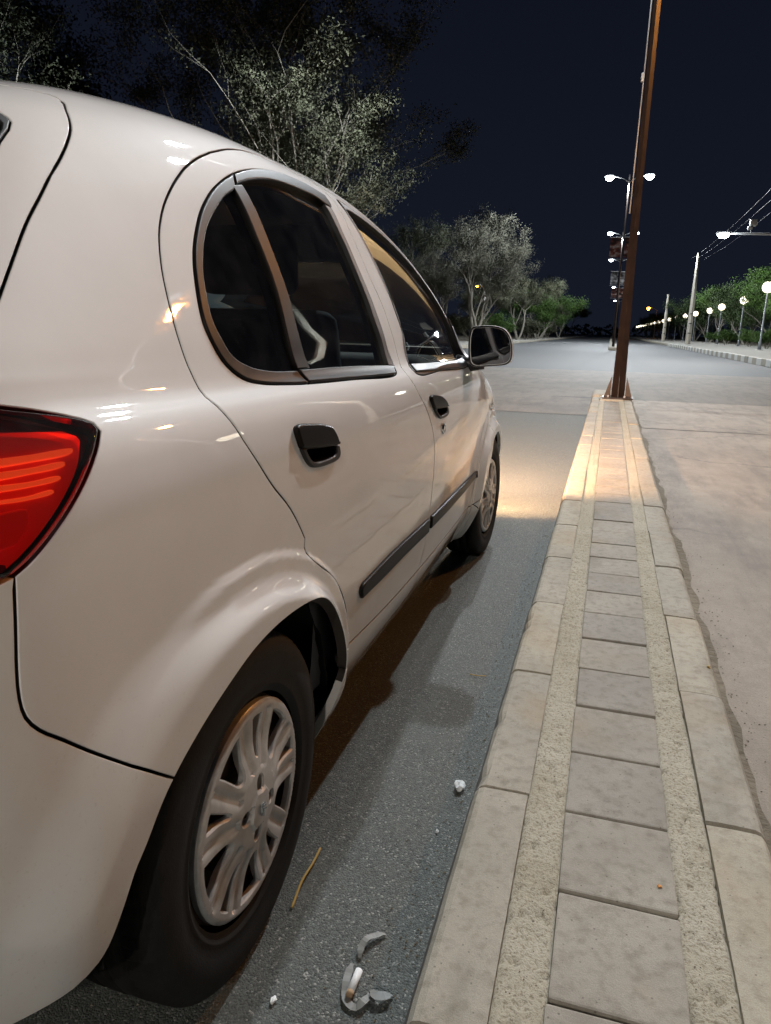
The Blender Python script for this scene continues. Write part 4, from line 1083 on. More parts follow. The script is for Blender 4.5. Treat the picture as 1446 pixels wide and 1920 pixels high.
def wheel(y, s, steer=0.0, spin=0.0, zoff=0.0):
    w = empty('wheel', (XC + s * 0.803, y, ZW)); w.parent = car; w.location = Vector((XC + s * 0.803, y, ZW - .0095)) - CAR_INV
    w.rotation_euler = (spin, 0, steer)
    W_ = 0.178
    t = lathe('tyre', tyre_prof(.2720, W_), M['tyre'], w, 160, 'X'); 
    for v in t.data.vertices: v.co.x -= s * (W_ / 2 - 0.010)
    # tread blocks: lateral sipes
    n = 160; m = len(tyre_prof(.2720, W_))
    for k in range(n):
        for i in (8, 9, 10, m - 9, m - 10, m - 11):
            if k % 2: 
                v = t.data.vertices[k * m + i]; r = math.hypot(v.co.y, v.co.z); f = (r - .005) / r; v.co.y *= f; v.co.z *= f
    rim = lathe('rim', [(-.17 * s, .168), (-.165 * s, .176), (-.02 * s, .170), (-.012 * s, .160), (-.05 * s, .15), (-.055 * s, .0)], M['rusty_wheel'], w, 48, 'X')
    na = 10; holes = []
    for k in range(5):
        c = 2 * PI * k / 5 + .2
        holes.append(sector_hole(c - .36, c + .36, .080, .147, .34, .60)); holes.append(sector_hole(c + .36, c + 2 * PI / 5 - .36, .086, .147, .12, .34))
    for k in range(4):
        c = PI / 4 + k * PI / 2
        holes.append([(.040 * math.cos(c) + (.0125 * math.cos(q)) * math.cos(c) - .0095 * math.sin(q) * math.sin(c), .040 * math.sin(c) + (.0125 * math.cos(q)) * math.sin(c) + .0095 * math.sin(q) * math.cos(c)) for q in np.linspace(0, 2 * PI, 16, endpoint=False)])
    def hf(r, a):
        h = 0.002 + 0.012 * np.clip((.165 - r) / .165, 0, 1) - .010 * np.exp(-((r - .105) / .035) ** 2) * (0.6)
        f = np.zeros_like(r)
        for k in range(5):
            c = 2 * PI * k / 5 + .2
            for e_ in (c - .36, c + .36):
                d = (a - e_ + PI) % (2 * PI) - PI; wd = 0.10 + .02
                f = np.minimum(f, -0.0045 * np.exp(-(d * np.maximum(r, .05) / .008) ** 2)) * 1.0
        h = h + np.where((r > .062) & (r < .152), f, 0) + np.where(r < .03, .003, 0)
        h = h - .007 * np.clip((r - .160) / .0065, 0, 1) ** 2
        return h
    c = plane_panel('hubcap', circ(.1665, 96), holes, hf, .012, M['hub'], w, .0040, s)
    # emblem: three small raised chevrons
    em = []
    ef = []
    for k, (dz, sc) in enumerate(((.009, 1.0), (.002, 1.0), (-.005, .8))):
        b = len(em); x = s * (0.0185)
        for (yy, zz) in ((-.010 * sc, dz - .006), (-.006 * sc, dz - .006), (0, dz + .002), (.006 * sc, dz - .006), (.010 * sc, dz - .006), (0, dz + .007)): em += [(x, yy, zz)]
        for (yy, zz) in ((-.010 * sc, dz - .006), (-.006 * sc, dz - .006), (0, dz + .002), (.006 * sc, dz - .006), (.010 * sc, dz - .006), (0, dz + .007)): em += [(x - s * .006, yy, zz)]
        ef += [(b, b + 1, b + 2, b + 5), (b + 5, b + 2, b + 3, b + 4)] + [(b + i, b + (i + 1) % 6, b + 6 + (i + 1) % 6, b + 6 + i) for i in range(6)]
    mk('emblem', em, ef, M['chrome'], c)
    lathe('brake_drum', [(-.09 * s, .10), (-.03 * s, .10), (-.025 * s, .09), (-.025 * s, 0)], M['rusty_wheel'], w, 32, 'X')
    return w
wheel(YR, 1, 0, 0.62); wheel(YF, 1, -0.045, 0.2); wheel(YR, -1, 0, .3); wheel(YF, -1, -0.045, 1.1)

# everything above was made in world space: move mesh parts under the car's own origin
def localise(o, skip=('wheel',)):
    for ch in o.children:
        if ch.name.split('.')[0] in skip: continue
        if ch.type == 'MESH': shift_into(ch)
        localise(ch, ())
localise(car)
for o in list(car.children_recursive):
    if o.type == 'MESH': o.data.update()

# headlights are lit: low beams spilling ahead of the car
def head(s):
    ld = bpy.data.lights.new('headlight_beam', 'SPOT'); ld.energy = HEAD_POWER; ld.color = HEAD_COL; ld.spot_size = math.radians(174); ld.spot_blend = 0.5; ld.shadow_soft_size = 0.03
    o = bpy.data.objects.new('headlight_beam', ld); COL.objects.link(o); o.parent = car
    o.location = Vector((XC + s * 0.57, 3.955, 0.63)) - CAR_INV
    ld.use_nodes = True; t = ld.node_tree; c = t.nodes.new('ShaderNodeTexCoord'); sp = t.nodes.new('ShaderNodeSeparateXYZ'); t.links.new(c.outputs['Normal'], sp.inputs[0])
    t.links.new(math_(t, 'ADD', math_(t, 'POWER', math_(t, 'ABSOLUTE', sp.outputs[2]), 6.0), 0.006), t.nodes['Emission'].inputs['Strength'])   # low beam: forward lobe and a weak side spill
    d = Vector((0.0, 1.0, -0.06)); o.rotation_euler = d.to_track_quat('-Z', 'Y').to_euler()
head(1); head(-1)
# low front lamps in the bumper, their side spill on the asphalt and the kerb
def fog(s):
    ld = bpy.data.lights.new('bumper_lamp_beam', 'SPOT'); ld.energy = FOG_POWER; ld.color = FOG_COL; ld.spot_size = math.radians(174); ld.spot_blend = 0.45; ld.shadow_soft_size = 0.12
    o = bpy.data.objects.new('bumper_lamp_beam', ld); COL.objects.link(o); o.parent = car
    P = S(np.array(2.44 if s > 0 else 3.56), np.array(.30), .012); o.location = Vector(P.tolist()) - CAR_INV
    d = Vector((0.0, 1.0, 0.0)); o.rotation_euler = d.to_track_quat('-Z', 'Y').to_euler()
    l = lathe('bumper_lamp', [(-.02, .045), (.006, .045), (.010, .030), (.011, 0)], M['head_bulb'], car, 24, 'X')
    n = N(np.array(2.44 if s > 0 else 3.56), np.array(.30)); q = Vector((1, 0, 0)).rotation_difference(Vector(n.tolist()))
    P2 = S(np.array(2.44 if s > 0 else 3.56), np.array(.30), -.004)
    for v in l.data.vertices: v.co = q @ v.co
    l.location = Vector(P2.tolist()) - CAR_INV
    print('fog', P)
fog(1); fog(-1)
# ------------------------------------------------------------------ street lamps
def batwing(ld, power_exp=2.4, floor=0.34):
    """street-lamp optics: more light thrown sideways than straight down"""
    ld.use_nodes = True; t = ld.node_tree; em = t.nodes['Emission']
    c = t.nodes.new("ShaderNodeTexCoord"); s = t.nodes.new("ShaderNodeSeparateXYZ"); t.links.new(c.outputs["Normal"], s.inputs[0])
    a = math_(t, 'MAXIMUM', math_(t, 'ABSOLUTE', s.outputs[2]), floor)
    t.links.new(math_(t, 'MULTIPLY', math_(t, 'POWER', a, -power_exp), 0.35), em.inputs["Strength"])
def led_light(parent, loc, power, col, size=168, r=0.10):
    ld = bpy.data.lights.new('lamp_light', 'SPOT'); ld.energy = power; ld.color = col; ld.spot_size = math.radians(size); ld.spot_blend = 0.15; ld.shadow_soft_size = r
    batwing(ld)
    o = bpy.data.objects.new('lamp_light', ld); COL.objects.link(o); o.parent = parent; o.location = loc; return o
def street_lamp(x, y, z0, label, H=9.8, half=1.08, banner=None, light=True, detail=True, lit=(1, 1), power=1.0, col=None):
    r = empty('street_lamp', (x, y, z0)); tag(r, label, 'street lamp', 'double armed street lamps on the median')
    HH = H - z0
    # octagonal tapered post with a ridge facing the road
    V, F = tube_data([(0, 0, 0.02), (0, 0, .9), (0, 0, 1.9), (0, 0, 3.0), (0, 0, HH + .1)], [0.088, 0.074, 0.056, 0.049, 0.040], 4)
    mk('post', V, F, M['pole'], r, False)
    if detail:
        rbox('base_plate', -.20, .20, -.18, .18, 0.0, 0.02, M['pole'], r, 0.004)
        for k in range(4):
            a = k * PI / 2; c, s = math.cos(a), math.sin(a); nx, ny = -s * .006, c * .006
            P = [(.095 * c, .095 * s, .02), (.185 * c, .185 * s, .02), (.100 * c, .100 * s, .30)]
            V = [(p[0] + nx, p[1] + ny, p[2]) for p in P] + [(p[0] - nx, p[1] - ny, p[2]) for p in P]
            mk('gusset', V, [(0, 1, 2), (5, 4, 3), (0, 3, 4, 1), (1, 4, 5, 2), (2, 5, 3, 0)], M['pole'], r)
            lathe('bolt', [(0.02, .016), (.045, .016), (.045, 0)], M['galv'], r, 6, 'Z', (0.155 * math.cos(a + .6), .155 * math.sin(a + .6), 0))
        rbox('cable_clip', -.10, -.06, -.02, .02, 3.95, 4.05, M['galv'], r, 0.005)
        tube('conduit', [(-.078, 0, 2.4), (-.068, 0, 4.0), (-.06, 0, 6.4)], 0.010, M['galv'], r, 6)
    for s in (-1, 1):
        V, F = tube_data([(0, 0, HH - .35), (s * .35, 0, HH - .12), (s * (half - .25), 0, HH + .02)], [.032, .03, .026], 8); mk('arm', V, F, M['galv'], r, True)
        bm = rbox_bm(s * half - .30, s * half + .30, -.13, .13, HH, HH + .09, .025, 2); hd = from_bm('lamp_head', bm, M['galv'], r, True)
        on = lit[0 if s < 0 else 1]
        bowl = [(HH - .24 + .24 * i / 6, .26 * math.sqrt(max(1 - ((6 - i) / 6.0) ** 2, 0))) for i in range(7)]
        lathe('led_lens', bowl, M['led'] if on else M['galv'], hd, 16, 'Z', (s * half, 0, 0))
        if light and on: led_light(hd, (s * half, 0, HH - .28), LED_POWER * power, col or LED_COL)
    if banner:
        for s in (-1, 1):
            zt_, zb = 6.95 - z0, 5.75 - z0
            V, F = tube_data([(0, 0, zt_), (s * .8, 0, zt_)], [.02, .02], 6); mk('banner_bar', V, F, M['galv'], r, True)
            V, F = tube_data([(0, 0, zb - .12), (s * .8, 0, zb - .12)], [.016, .016], 6); mk('banner_bar', V, F, M['galv'], r, True)
            VV = []; FF = []
            for j in range(9):
                for i in range(7):
                    q = noise.noise((i * .4 + s, j * .4, x + y)) * .05
                    VV.append((s * (.10 + .68 * i / 6), q, zt_ - (zt_ - zb) * j / 8))
            n0 = len(VV); VV += [(a, b + .006, c) for a, b, c in VV]
            for j in range(8):
                for i in range(6):
                    a = j * 7 + i; FF += [(a, a + 1, a + 8, a + 7), (n0 + a + 7, n0 + a + 8, n0 + a + 1, n0 + a)]
            mk('banner', VV, FF, banner, r, True)
    return r
def banner_mat(name, a, b_, c_):
    m, t, b = pbsdf(name); p = pos(t)
    c = ramp(t, noise_tex(t, stretch(t, p, (1.0, 1.0, 1.6)), 2.6, 3, 0.5), [(0.42, a), (0.55, b_), (0.68, c_)]); t.links.new(c, b.inputs["Base Color"]); b.inputs["Roughness"].default_value = 0.7; return m
M['banner_red'] = banner_mat('banner_red', (0.02, 0.012, 0.012), (0.20, 0.045, 0.03), (0.45, 0.42, 0.4))
M['banner_white'] = banner_mat('banner_white', (0.05, 0.05, 0.055), (0.30, 0.30, 0.31), (0.62, 0.62, 0.64))
street_lamp(0.165, 10.70, 0.137, 'tall brown steel lamp post standing on the near end of the median')
street_lamp(0.165, -14.3, 0.13, 'double armed lamp post on the median behind the parked car', detail=False, power=.32, col=(1.0, .90, .80))
street_lamp(0.20, 47.0 + 4, 0.20, 'lit double armed lamp post with dark red banners beyond the junction', H=10.5, half=1.18, banner=M['banner_red'], detail=False, power=.8)
street_lamp(0.22, 78.0, 0.20, 'second lit lamp post beyond the junction with pale banners', H=10.5, half=1.18, banner=M['banner_white'], detail=False, power=.8)
street_lamp(0.30, 105.0, 0.20, 'third lit lamp post beyond the junction, its lamps small under the banners', H=10.5, half=1.2, banner=M['banner_red'], detail=False, power=.8)
for k, y in enumerate((135.0, 165.0, 195.0, 230.0)):
    street_lamp(0.5 + .3 * k, y, 0.20, ['fourth lamp post of the median row in the distance', 'fifth lamp post of the median row in the distance', 'sixth lamp post of the median row in the distance', 'farthest tiny lamp post of the median row'][k], H=10.5, half=1.2, light=False, detail=False)

# globe lamps along the right-hand pavement
def globe_lamp(x, y, label, z0=0.24, H=4.05, light=False, r=0.34):
    g = empty('globe_lamp', (x, y, z0)); tag(g, label, 'globe lamp', 'globe lamps along the right pavement')
    V, F = tube_data([(0, 0, 0), (0, 0, .5), (0, 0, .55), (0, 0, H - z0 - r)], [.11, .10, .06, .045], 10); mk('post', V, F, M['lamp_post'], g, True)
    rbox('base_plate', -.2, .2, -.2, .2, 0, .04, M['galv'], g, 0.01)
    pr = [(-r + 2 * r * i / 12, math.sqrt(max(r * r - (-r + 2 * r * i / 12) ** 2, 0))) for i in range(13)]
    gl = lathe('globe', [(h + H - z0, q) for h, q in pr], M['globe'], g, 20, 'Z')
    if light:
        ld = bpy.data.lights.new('globe_light', 'POINT'); ld.energy = GLOBE_POWER; ld.color = GLOBE_COL; ld.shadow_soft_size = r + .03
        o = bpy.data.objects.new('globe_light', ld); COL.objects.link(o); o.parent = gl; o.location = (0, 0, H - z0)
    return g
GL = [(9.05, 52.0, 'nearest globe lamp in view, at the right edge above the trees'), (10.5, 70.0, 'second globe lamp from the right edge, in front of the trees'), (10.9, 86.5, 'third globe lamp from the right edge, round and bright'),
      (11.2, 99.0, 'fourth globe lamp from the right edge, half hidden by leaves'), (11.0, 113.0, 'fifth globe lamp from the right, just right of the near utility pole'), (10.9, 127.0, 'sixth globe lamp from the right, just left of the near utility pole'),
      (10.7, 141.0, 'seventh globe lamp from the right, between the two utility poles'), (10.6, 156.0, 'eighth globe lamp from the right, between the two utility poles')]
for i, (x, y, l) in enumerate(GL): globe_lamp(x, y, l, light=i < 4)
for k, y in enumerate((172, 186, 200, 214, 228, 243, 258, 275, 292, 310)):
    globe_lamp(10.5 - .12 * k, y, ['ninth', 'tenth', 'eleventh', 'twelfth', 'thirteenth', 'fourteenth', 'fifteenth', 'sixteenth', 'seventeenth', 'last and smallest'][k] + ' globe lamp counted from the right edge, in the far row', r=.32)
globe_lamp(9.3, 33.0, 'globe lamp outside the frame, mirrored on the front wing of the car', light=True)
globe_lamp(9.2, 15.0, 'globe lamp outside the frame, mirrored on the doors of the car', light=True)
globe_lamp(9.2, -3.0, 'globe lamp outside the frame beside the rear of the car', light=True)

# sodium lamps
def sodium_lamp(x, y, H, label, light, arm=1.6, big=1.0):
    g = empty('sodium_lamp', (x, y, 0.24)); tag(g, label, 'street lamp', 'sodium street lamps')
    h = H - .24
    V, F = tube_data([(0, 0, 0), (0, 0, h * .5), (0, 0, h - .6), (-arm * .4, 0, h - .1), (-arm, 0, h + .05)], [.11, .09, .06, .045, .035], 8); mk('post', V, F, M['galv'], g, True)
    bm = rbox_bm(-arm - .55, -arm, -.14, .14, h - .02, h + .16, .05, 3); hd = from_bm('lamp_head', bm, M['galv'], g, True)
    pr = [(-.09 * big * big + .09 * big * big * i / 6, .13 * big * math.sqrt(max(1 - ((6 - i) / 6.0) ** 2, 0))) for i in range(7)]
    b = lathe('lamp_bowl', [(z + h - .02, r) for z, r in pr], M['sodium'], hd, 16, 'Z', (-arm - .28, 0, 0))
    if light: led_light(hd, (-arm - .28, 0, h - .16), SODIUM_POWER, SODIUM_COL, 165, .13)
    return g
sodium_lamp(7.4, 11.5, 7.8, 'sodium street lamp outside the frame, its orange glint on the car', True)
sodium_lamp(9.6, 185.0, 7.2, 'far orange sodium lamp above the globe lamps', False, 1.6, 2.6)
sodium_lamp(-10.2, 62.0, 4.6, 'small orange lamp glowing between the trees on the left', False, .4)

# single arm LED lamp reaching in from the right
g = empty('led_arm_lamp', (9.6, 46.0, .24)); tag(g, 'bright white lamp on a long horizontal arm entering from the right', 'street lamp')
V, F = tube_data([(0, 0, 0), (0, 0, 3.5), (0, 0, 7.2)], [.14, .11, .08], 8); mk('post', V, F, M['galv'], g, True)
V, F = tube_data([(0, 0, 6.18), (-2.0, 0, 6.20), (-3.9, 0, 6.26)], [.075, .065, .055], 8); mk('arm', V, F, M['galv'], g, True)
hd = rbox('lamp_head', -4.55, -3.85, -.14, .14, 6.22, 6.34, M['galv'], g, 0.03); lathe('led_lens', [(6.0 + .22 * i / 6, .30 * math.sqrt(max(1 - ((6 - i) / 6.0) ** 2, 0))) for i in range(7)], M['led'], hd, 16, 'Z', (-4.2, 0, 0))
led_light(hd, (-4.2, 0, 5.95), LED_POWER * .3, (1, 1, .97))
V, F = tube_data([(-2.85, 0, 6.2), (-2.85, 0, 6.5)], [.03, .03], 6); bx = mk('camera_bracket', V, F, M['galv'], g, True)
rbox('camera_box', -2.95, -2.6, -.2, .2, 6.62, 6.95, M['galv'], g, .03); rbox('camera', -3.05, -2.8, -.28, .05, 6.44, 6.6, M['galv'], g, .04)

# utility poles and wires
def utility_pole(x, y, H, label, r0=.26):
    g = empty('utility_pole', (x, y, .24)); tag(g, label, 'utility pole', 'concrete utility poles on the right')
    V, F = tube_data([(0, 0, 0), (0, 0, H * .5), (0, 0, H)], [r0, r0 * .78, r0 * .5], 4)
    mk('post', V, F, M['wood_pole'], g)
    for z in (1.0, 1.9, 2.8): rbox('step_recess', -r0 * .45, r0 * .45, -r0 * 1.02, -r0 * .6, z, z + .07, M['dark'], g)
    return g
utility_pole(7.15, 77.5, 8.3, 'tall pale utility pole standing by the right kerb, nearer of two'); utility_pole(7.45, 118.0, 6.6, 'farther, shorter utility pole by the right kerb')
utility_pole(7.0, 20.0, 8.6, 'utility pole outside the frame that carries the wires')
for i, (dx, dz) in enumerate(((-.6, 0), (0, .1), (.6, 0))):
    P = []
    for k in range(15):
        t = k / 14; P.append((7.0 + dx + .15 * t, 20 + 57.5 * t, 8.3 + dz - .25 * t - 1.2 * 4 * t * (1 - t) * .5))
    o = tube('overhead_wire', P, .008, M['wire'], None, 5)
    tag(o, ['overhead wire on the road side of the utility poles', 'overhead wire in the middle between the utility poles', 'overhead wire on the pavement side of the utility poles'][i], 'wire', 'overhead wires on the right')

# ------------------------------------------------------------------ trees
def grow(seed, H, spread, stems, levels, leaf_n, leaf_s, blob, trunk_r, droop=0.0, bare=0.0, low=0.2):
    r = random.Random(seed); tv = []; tf = []; tips = []
    def add(P, R, sides):
        V, F = tube_data(P, R, sides, False); b = len(tv); tv.extend(V); tf.extend([tuple(i + b for i in f) for f in F])
    def branch(p, d, L, rad, lev):
        n = 5 if lev < 2 else 4; P = [p.copy()]; R = [rad]; q = p.copy(); dd = d.copy()
        for k in range(n):
            dd = (dd + Vector((r.uniform(-1, 1), r.uniform(-1, 1), r.uniform(-.6, .8) - droop)) * (.20 if lev < 2 else .32)).normalized()
            q = q + dd * (L / n); P.append(q.copy()); R.append(rad * (1 - .55 * (k + 1) / n))
            if lev >= levels - 1 and r.random() > bare: tips.append((q.copy(), .8))
        add(P, R, 7 if lev == 0 else 5 if lev == 1 else 4 if lev == 2 else 3)
        if lev >= levels: tips.append((P[-1], 1.0)); return
        for c in range(r.choice((3, 4)) if lev < 2 else 3):
            k = r.randint(2, n); a = r.uniform(0, 2 * PI); tilt = r.uniform(.35, .95) * spread
            ax = Vector((math.cos(a), math.sin(a), 0)); nd = (P[k] - P[k - 1]).normalized()
            nd = (nd + ax * tilt + Vector((0, 0, .15))).normalized()
            branch(P[k], nd, L * r.uniform(.5, .78), R[k] * .72, lev + 1)
    for s in range(stems):
        a = 2 * PI * s / max(stems, 1) + r.uniform(-.5, .5); lean = (.08 if stems == 1 else .38) * spread
        d = Vector((math.cos(a) * lean, math.sin(a) * lean, 1)).normalized()
        branch(Vector((.12 * math.cos(a) * (stems > 1), .12 * math.sin(a) * (stems > 1), 0)), d, H * r.uniform(.40, .50), trunk_r * r.uniform(.75, 1.0) / (stems ** .35), 0)
    T = np.array([t for t, w in tips if t.z > low * H]); rs = np.random.RandomState(seed)
    zmax = max(T[:, 2].max(), 1e-3); sc = H / zmax
    tvv = [(v[0] * sc, v[1] * sc, v[2] * sc) for v in tv]; T = T * sc
    n = leaf_n; c = T[rs.randint(0, len(T), n)]
    off = np.clip(rs.normal(0, 1, (n, 3)), -1.5, 1.5) * blob * np.array([1, 1, .7]) * rs.uniform(.3, 1.0, (n, 1)); C = c + off
    A = rs.normal(0, 1, (n, 3)); A /= np.linalg.norm(A, axis=1, keepdims=True); B = np.cross(A, rs.normal(0, 1, (n, 3))); B /= np.linalg.norm(B, axis=1, keepdims=True)
    s = leaf_s * rs.uniform(.6, 1.4, (n, 1)); w = .48
    V = np.stack([C - A * s, C + B * s * w, C + A * s, C - B * s * w], 1).reshape(-1, 3); F = np.arange(4 * n).reshape(n, 4)
    NL = (C - c) / (blob * .8) + (C - np.array([0, 0, H * .55])) / H * 1.2 + np.array([0, 0, .25]); NL += np.cross(A, B) * .35
    NL /= np.linalg.norm(NL, axis=1, keepdims=True) + 1e-9
    return tvv, tf, V, F, np.repeat(NL, 4, 0)
protos = {}
def tree(kind, x, y, label, leafm, barkm='bark', rz=0.0, sc=1.0, group='trees along the left side of the road', z=.17, cat='tree', name='tree'):
    if kind not in protos:
        tvv, tf, V, F, NL = grow(*KINDS[kind])
        me = bpy.data.meshes.new('trunk'); me.from_pydata(tvv, [], tf); me.polygons.foreach_set("use_smooth", [True] * len(me.polygons)); me.update()
        mc = bpy.data.meshes.new('crown'); mc.vertices.add(len(V)); mc.vertices.foreach_set("co", V.ravel()); mc.loops.add(F.size); mc.loops.foreach_set("vertex_index", F.ravel().astype('int32'))
        mc.polygons.add(len(F)); mc.polygons.foreach_set("loop_start", (np.arange(len(F)) * 4).astype('int32')); mc.polygons.foreach_set('use_smooth', [True] * len(F)); mc.update(calc_edges=True); mc.normals_split_custom_set_from_vertices(NL.tolist())
        me.materials.append(None); mc.materials.append(None); protos[kind] = (me, mc)
    r = empty(name, (x, y, z), rz); r.scale = (sc, sc, sc); tag(r, label, cat, group)
    for nm, me, mt in (('trunk', protos[kind][0], barkm), ('crown', protos[kind][1], leafm)):
        o = bpy.data.objects.new(nm, me); COL.objects.link(o); o.parent = r; o.material_slots[0].link = 'OBJECT'; o.material_slots[0].material = M[mt]
    return r
KINDS = {  # seed, height, spread, stems, levels, leaves, leaf size, blob, trunk radius, droop, bare, low
    'big': (11, 12.5, 1.15, 5, 4, 130000, .042, .30, .24, 0.0, .08, .15),
    'airy': (23, 9.6, 1.05, 3, 4, 60000, .045, .32, .22, 0.0, .15, .12),
    'round': (37, 7.5, 1.1, 2, 4, 60000, .046, .40, .18, .05, 0.0, .10),
    'bush': (41, 2.4, 1.3, 6, 3, 7000, .07, .26, .06, 0.0, 0.0, .02),
    'hedge': (53, 5.6, 1.25, 4, 4, 40000, .06, .50, .14, .05, 0.0, .04)}
tree('big', -11.0, 23.5, 'tall sparse tree with pale forked branches behind the car roof', 'leaf_olive', rz=3.77)
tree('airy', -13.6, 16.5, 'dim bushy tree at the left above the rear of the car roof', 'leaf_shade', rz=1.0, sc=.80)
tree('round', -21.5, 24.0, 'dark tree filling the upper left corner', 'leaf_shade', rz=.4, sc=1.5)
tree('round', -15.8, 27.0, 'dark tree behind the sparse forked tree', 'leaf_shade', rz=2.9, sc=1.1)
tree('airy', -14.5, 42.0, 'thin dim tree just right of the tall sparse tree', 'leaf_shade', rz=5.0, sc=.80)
tree('airy', -9.8, 56.0, 'grey half bare tree left of the junction, above the door mirror', 'leaf_grey', rz=3.6, sc=.98)
tree('airy', -13.0, 58.5, 'grey leafy tree behind the half bare tree over the mirror', 'leaf_grey', rz=.8, sc=.80)
tree('round', -11.2, 66.0, 'low olive tree right behind the door mirror', 'leaf_olive', rz=1.9, sc=.72)
tree('round', -9.9, 84.0, 'dull olive tree left of the bright green tree', 'leaf_olive', rz=4.0, sc=.98)
tree('hedge', -8.95, 97.0, 'bright green young tree with pale trunk beside the left kerb', 'leaf_green', rz=2.0, sc=1.08)
tree('round', -10.0, 112.0, 'olive tree right of the bright green tree', 'leaf_olive', rz=.3, sc=1.15)
tree('airy', -8.9, 135.0, 'small pale tree near the vanishing point on the left', 'leaf_grey', rz=2.6, sc=.62)
for k, (x, y, s) in enumerate(((-12.5, 150, 1.2), (-11.5, 185, 1.1), (-13, 230, 1.4))):
    tree('round', x, y, ['dark tree far along the left kerb', 'very far dark tree by the left kerb', 'most distant dark tree on the left'][k], 'leaf_dark', rz=k * 1.7, sc=s)
for k, (x, y) in enumerate(((-10.9, 60), (-10.6, 73), (-9.6, 90), (-10.3, 104), (-9.7, 120))):
    tree('bush', x, y, ['shrub at the foot of the half bare tree', 'shrub left of the olive trees', 'shrub below the bright green tree', 'shrub just right of the bright green tree', 'last shrub along the left kerb'][k], 'leaf_green' if k % 2 else 'leaf_olive', rz=k * 1.1, sc=1.1, group='shrubs along the left kerb', cat='shrub', name='shrub')
GR = 'trees along the right pavement'
for k, (x, y, s, lm) in enumerate(((12.4, 55, 1.10, 'leaf_green'), (13.4, 64, 1.10, 'leaf_green'), (14.4, 75, 1.15, 'leaf_dark'), (13.9, 88, 1.2, 'leaf_dark'), (14.0, 102, 1.2, 'leaf_green'), (13.8, 118, 1.25, 'leaf_dark'), (13.6, 136, 1.05, 'leaf_dark'), (13.6, 158, 1.1, 'leaf_green'), (13.2, 184, 1.1, 'leaf_dark'), (13.0, 215, 1.2, 'leaf_dark'), (12.8, 255, 1.3, 'leaf_dark'))):
    tree('hedge', x, y, ['green tree at the right edge behind the nearest globe lamp', 'green tree between the first two globe lamps', 'dark green tree behind the second globe lamp', 'dark tree behind the third globe lamp', 'green tree right of the near utility pole', 'dark tree behind the near utility pole', 'dark tree left of the near utility pole', 'green tree between the utility poles', 'dark tree by the farther utility pole', 'dark tree below the far orange lamp', 'last dark tree on the right'][k], lm, rz=k * 2.3, sc=s, group=GR)
for k, (x, y) in enumerate(((10.9, 60), (11.2, 69), (10.6, 78), (11.4, 92))):
    tree('bush', x, y, ['low shrub near the right edge under the globe lamps', 'round shrub under the second globe lamp', 'bright green shrub beside the near utility pole', 'shrub behind the near utility pole'][k], 'leaf_green', rz=k * 1.9, sc=.62, group='shrubs on the right pavement', z=.24, cat='shrub', name='shrub')
# far end of the road: a dark wood that reads as one mass
wv = []; wf = []; rs = random.Random(5)
for k in range(900):
    x = rs.uniform(-60, 60); y = rs.uniform(420, 470); z = rs.uniform(0, 6.5) * (1 - .35 * math.sin(x * .21) ** 2); s = rs.uniform(.6, 1.6); b = len(wv)
    q = [Vector((rs.uniform(-1, 1), rs.uniform(-1, 1), rs.uniform(-1, 1))).normalized() * s for _ in range(4)]
    wv += [(x + a.x, y + a.y, max(z + a.z, 0)) for a in q]; wf += [(b, b + 1, b + 2), (b, b + 2, b + 3), (b, b + 1, b + 3), (b + 1, b + 2, b + 3)]
tag(mk('far_wood', wv, wf, M['leaf_dark']), 'dark far wood closing the end of the road', 'wood', kind='stuff')

# ------------------------------------------------------------------ litter on the road and median
M['straw'] = plain('straw', (0.42, 0.28, 0.07), 0.7); M['paper'] = plain('paper', (0.72, 0.74, 0.74), 0.8); M['strip'] = plain('plastic_strip', (0.17, 0.175, 0.165), 0.6); M['filter'] = plain('cigarette_filter', (0.35, 0.24, 0.14), 0.8)
M['grit'] = plain('grit', (0.24, 0.21, 0.16), 0.9)
def path3(P): return [tuple(p) for p in catmull(np.array(P, float), .006)]
def litter(name, o, label, cat): tag(o, label, cat); return o
P = path3([(-.454, 1.144, .005), (-.451, 1.10, .008), (-.452, 1.05, .009), (-.446, .99, .004)])
litter('straw', tube('straw', P, .0026, M['straw'], None, 6), 'thin yellow straw lying beside the rear wheel', 'straw')
P = path3([(-.31, 1.985, .004), (-.285, 1.98, .006), (-.262, 1.99, .004)])
litter('straw', tube('straw', P, .0016, M['straw'], None, 5), 'tiny dry straw on the asphalt near the kerb, farther ahead', 'straw')
def ribbon(name, P, w, mat, th=.0015):
    P = [Vector(p) for p in path3(P)]; V = []; F = []; n = len(P)
    for i in range(n):
        t = (P[min(i + 1, n - 1)] - P[max(i - 1, 0)]).normalized(); s = t.cross(Vector((0, 0, 1))).normalized() * w * .5 * (1 if 1 < i < n - 2 else .55)
        up = Vector((0, 0, th)) + Vector((0, 0, .0012 * math.sin(i * 1.3)))
        V += [P[i] - s, P[i] + s, P[i] + s + up, P[i] - s + up]
    for i in range(n - 1):
        for k in range(4):
            k2 = (k + 1) % 4; F.append((i * 4 + k, i * 4 + k2, (i + 1) * 4 + k2, (i + 1) * 4 + k))
    F += [(0, 3, 2, 1), tuple((n - 1) * 4 + k for k in range(4))]
    return mk(name, V, F, mat, None, False)
litter('strip', ribbon('plastic_strip', [(-.272, .985, .003), (-.290, .968, .010), (-.300, .945, .012), (-.298, .925, .004)], .011, M['strip']), 'short curved grey plastic strip above the cigarette end', 'plastic strip')
litter('strip', ribbon('plastic_strip', [(-.306, .912, .003), (-.304, .880, .006), (-.292, .845, .004), (-.274, .838, .006), (-.264, .852, .009), (-.262, .868, .004)], .012, M['strip']), 'hook shaped grey plastic strip around the cigarette end', 'plastic strip')
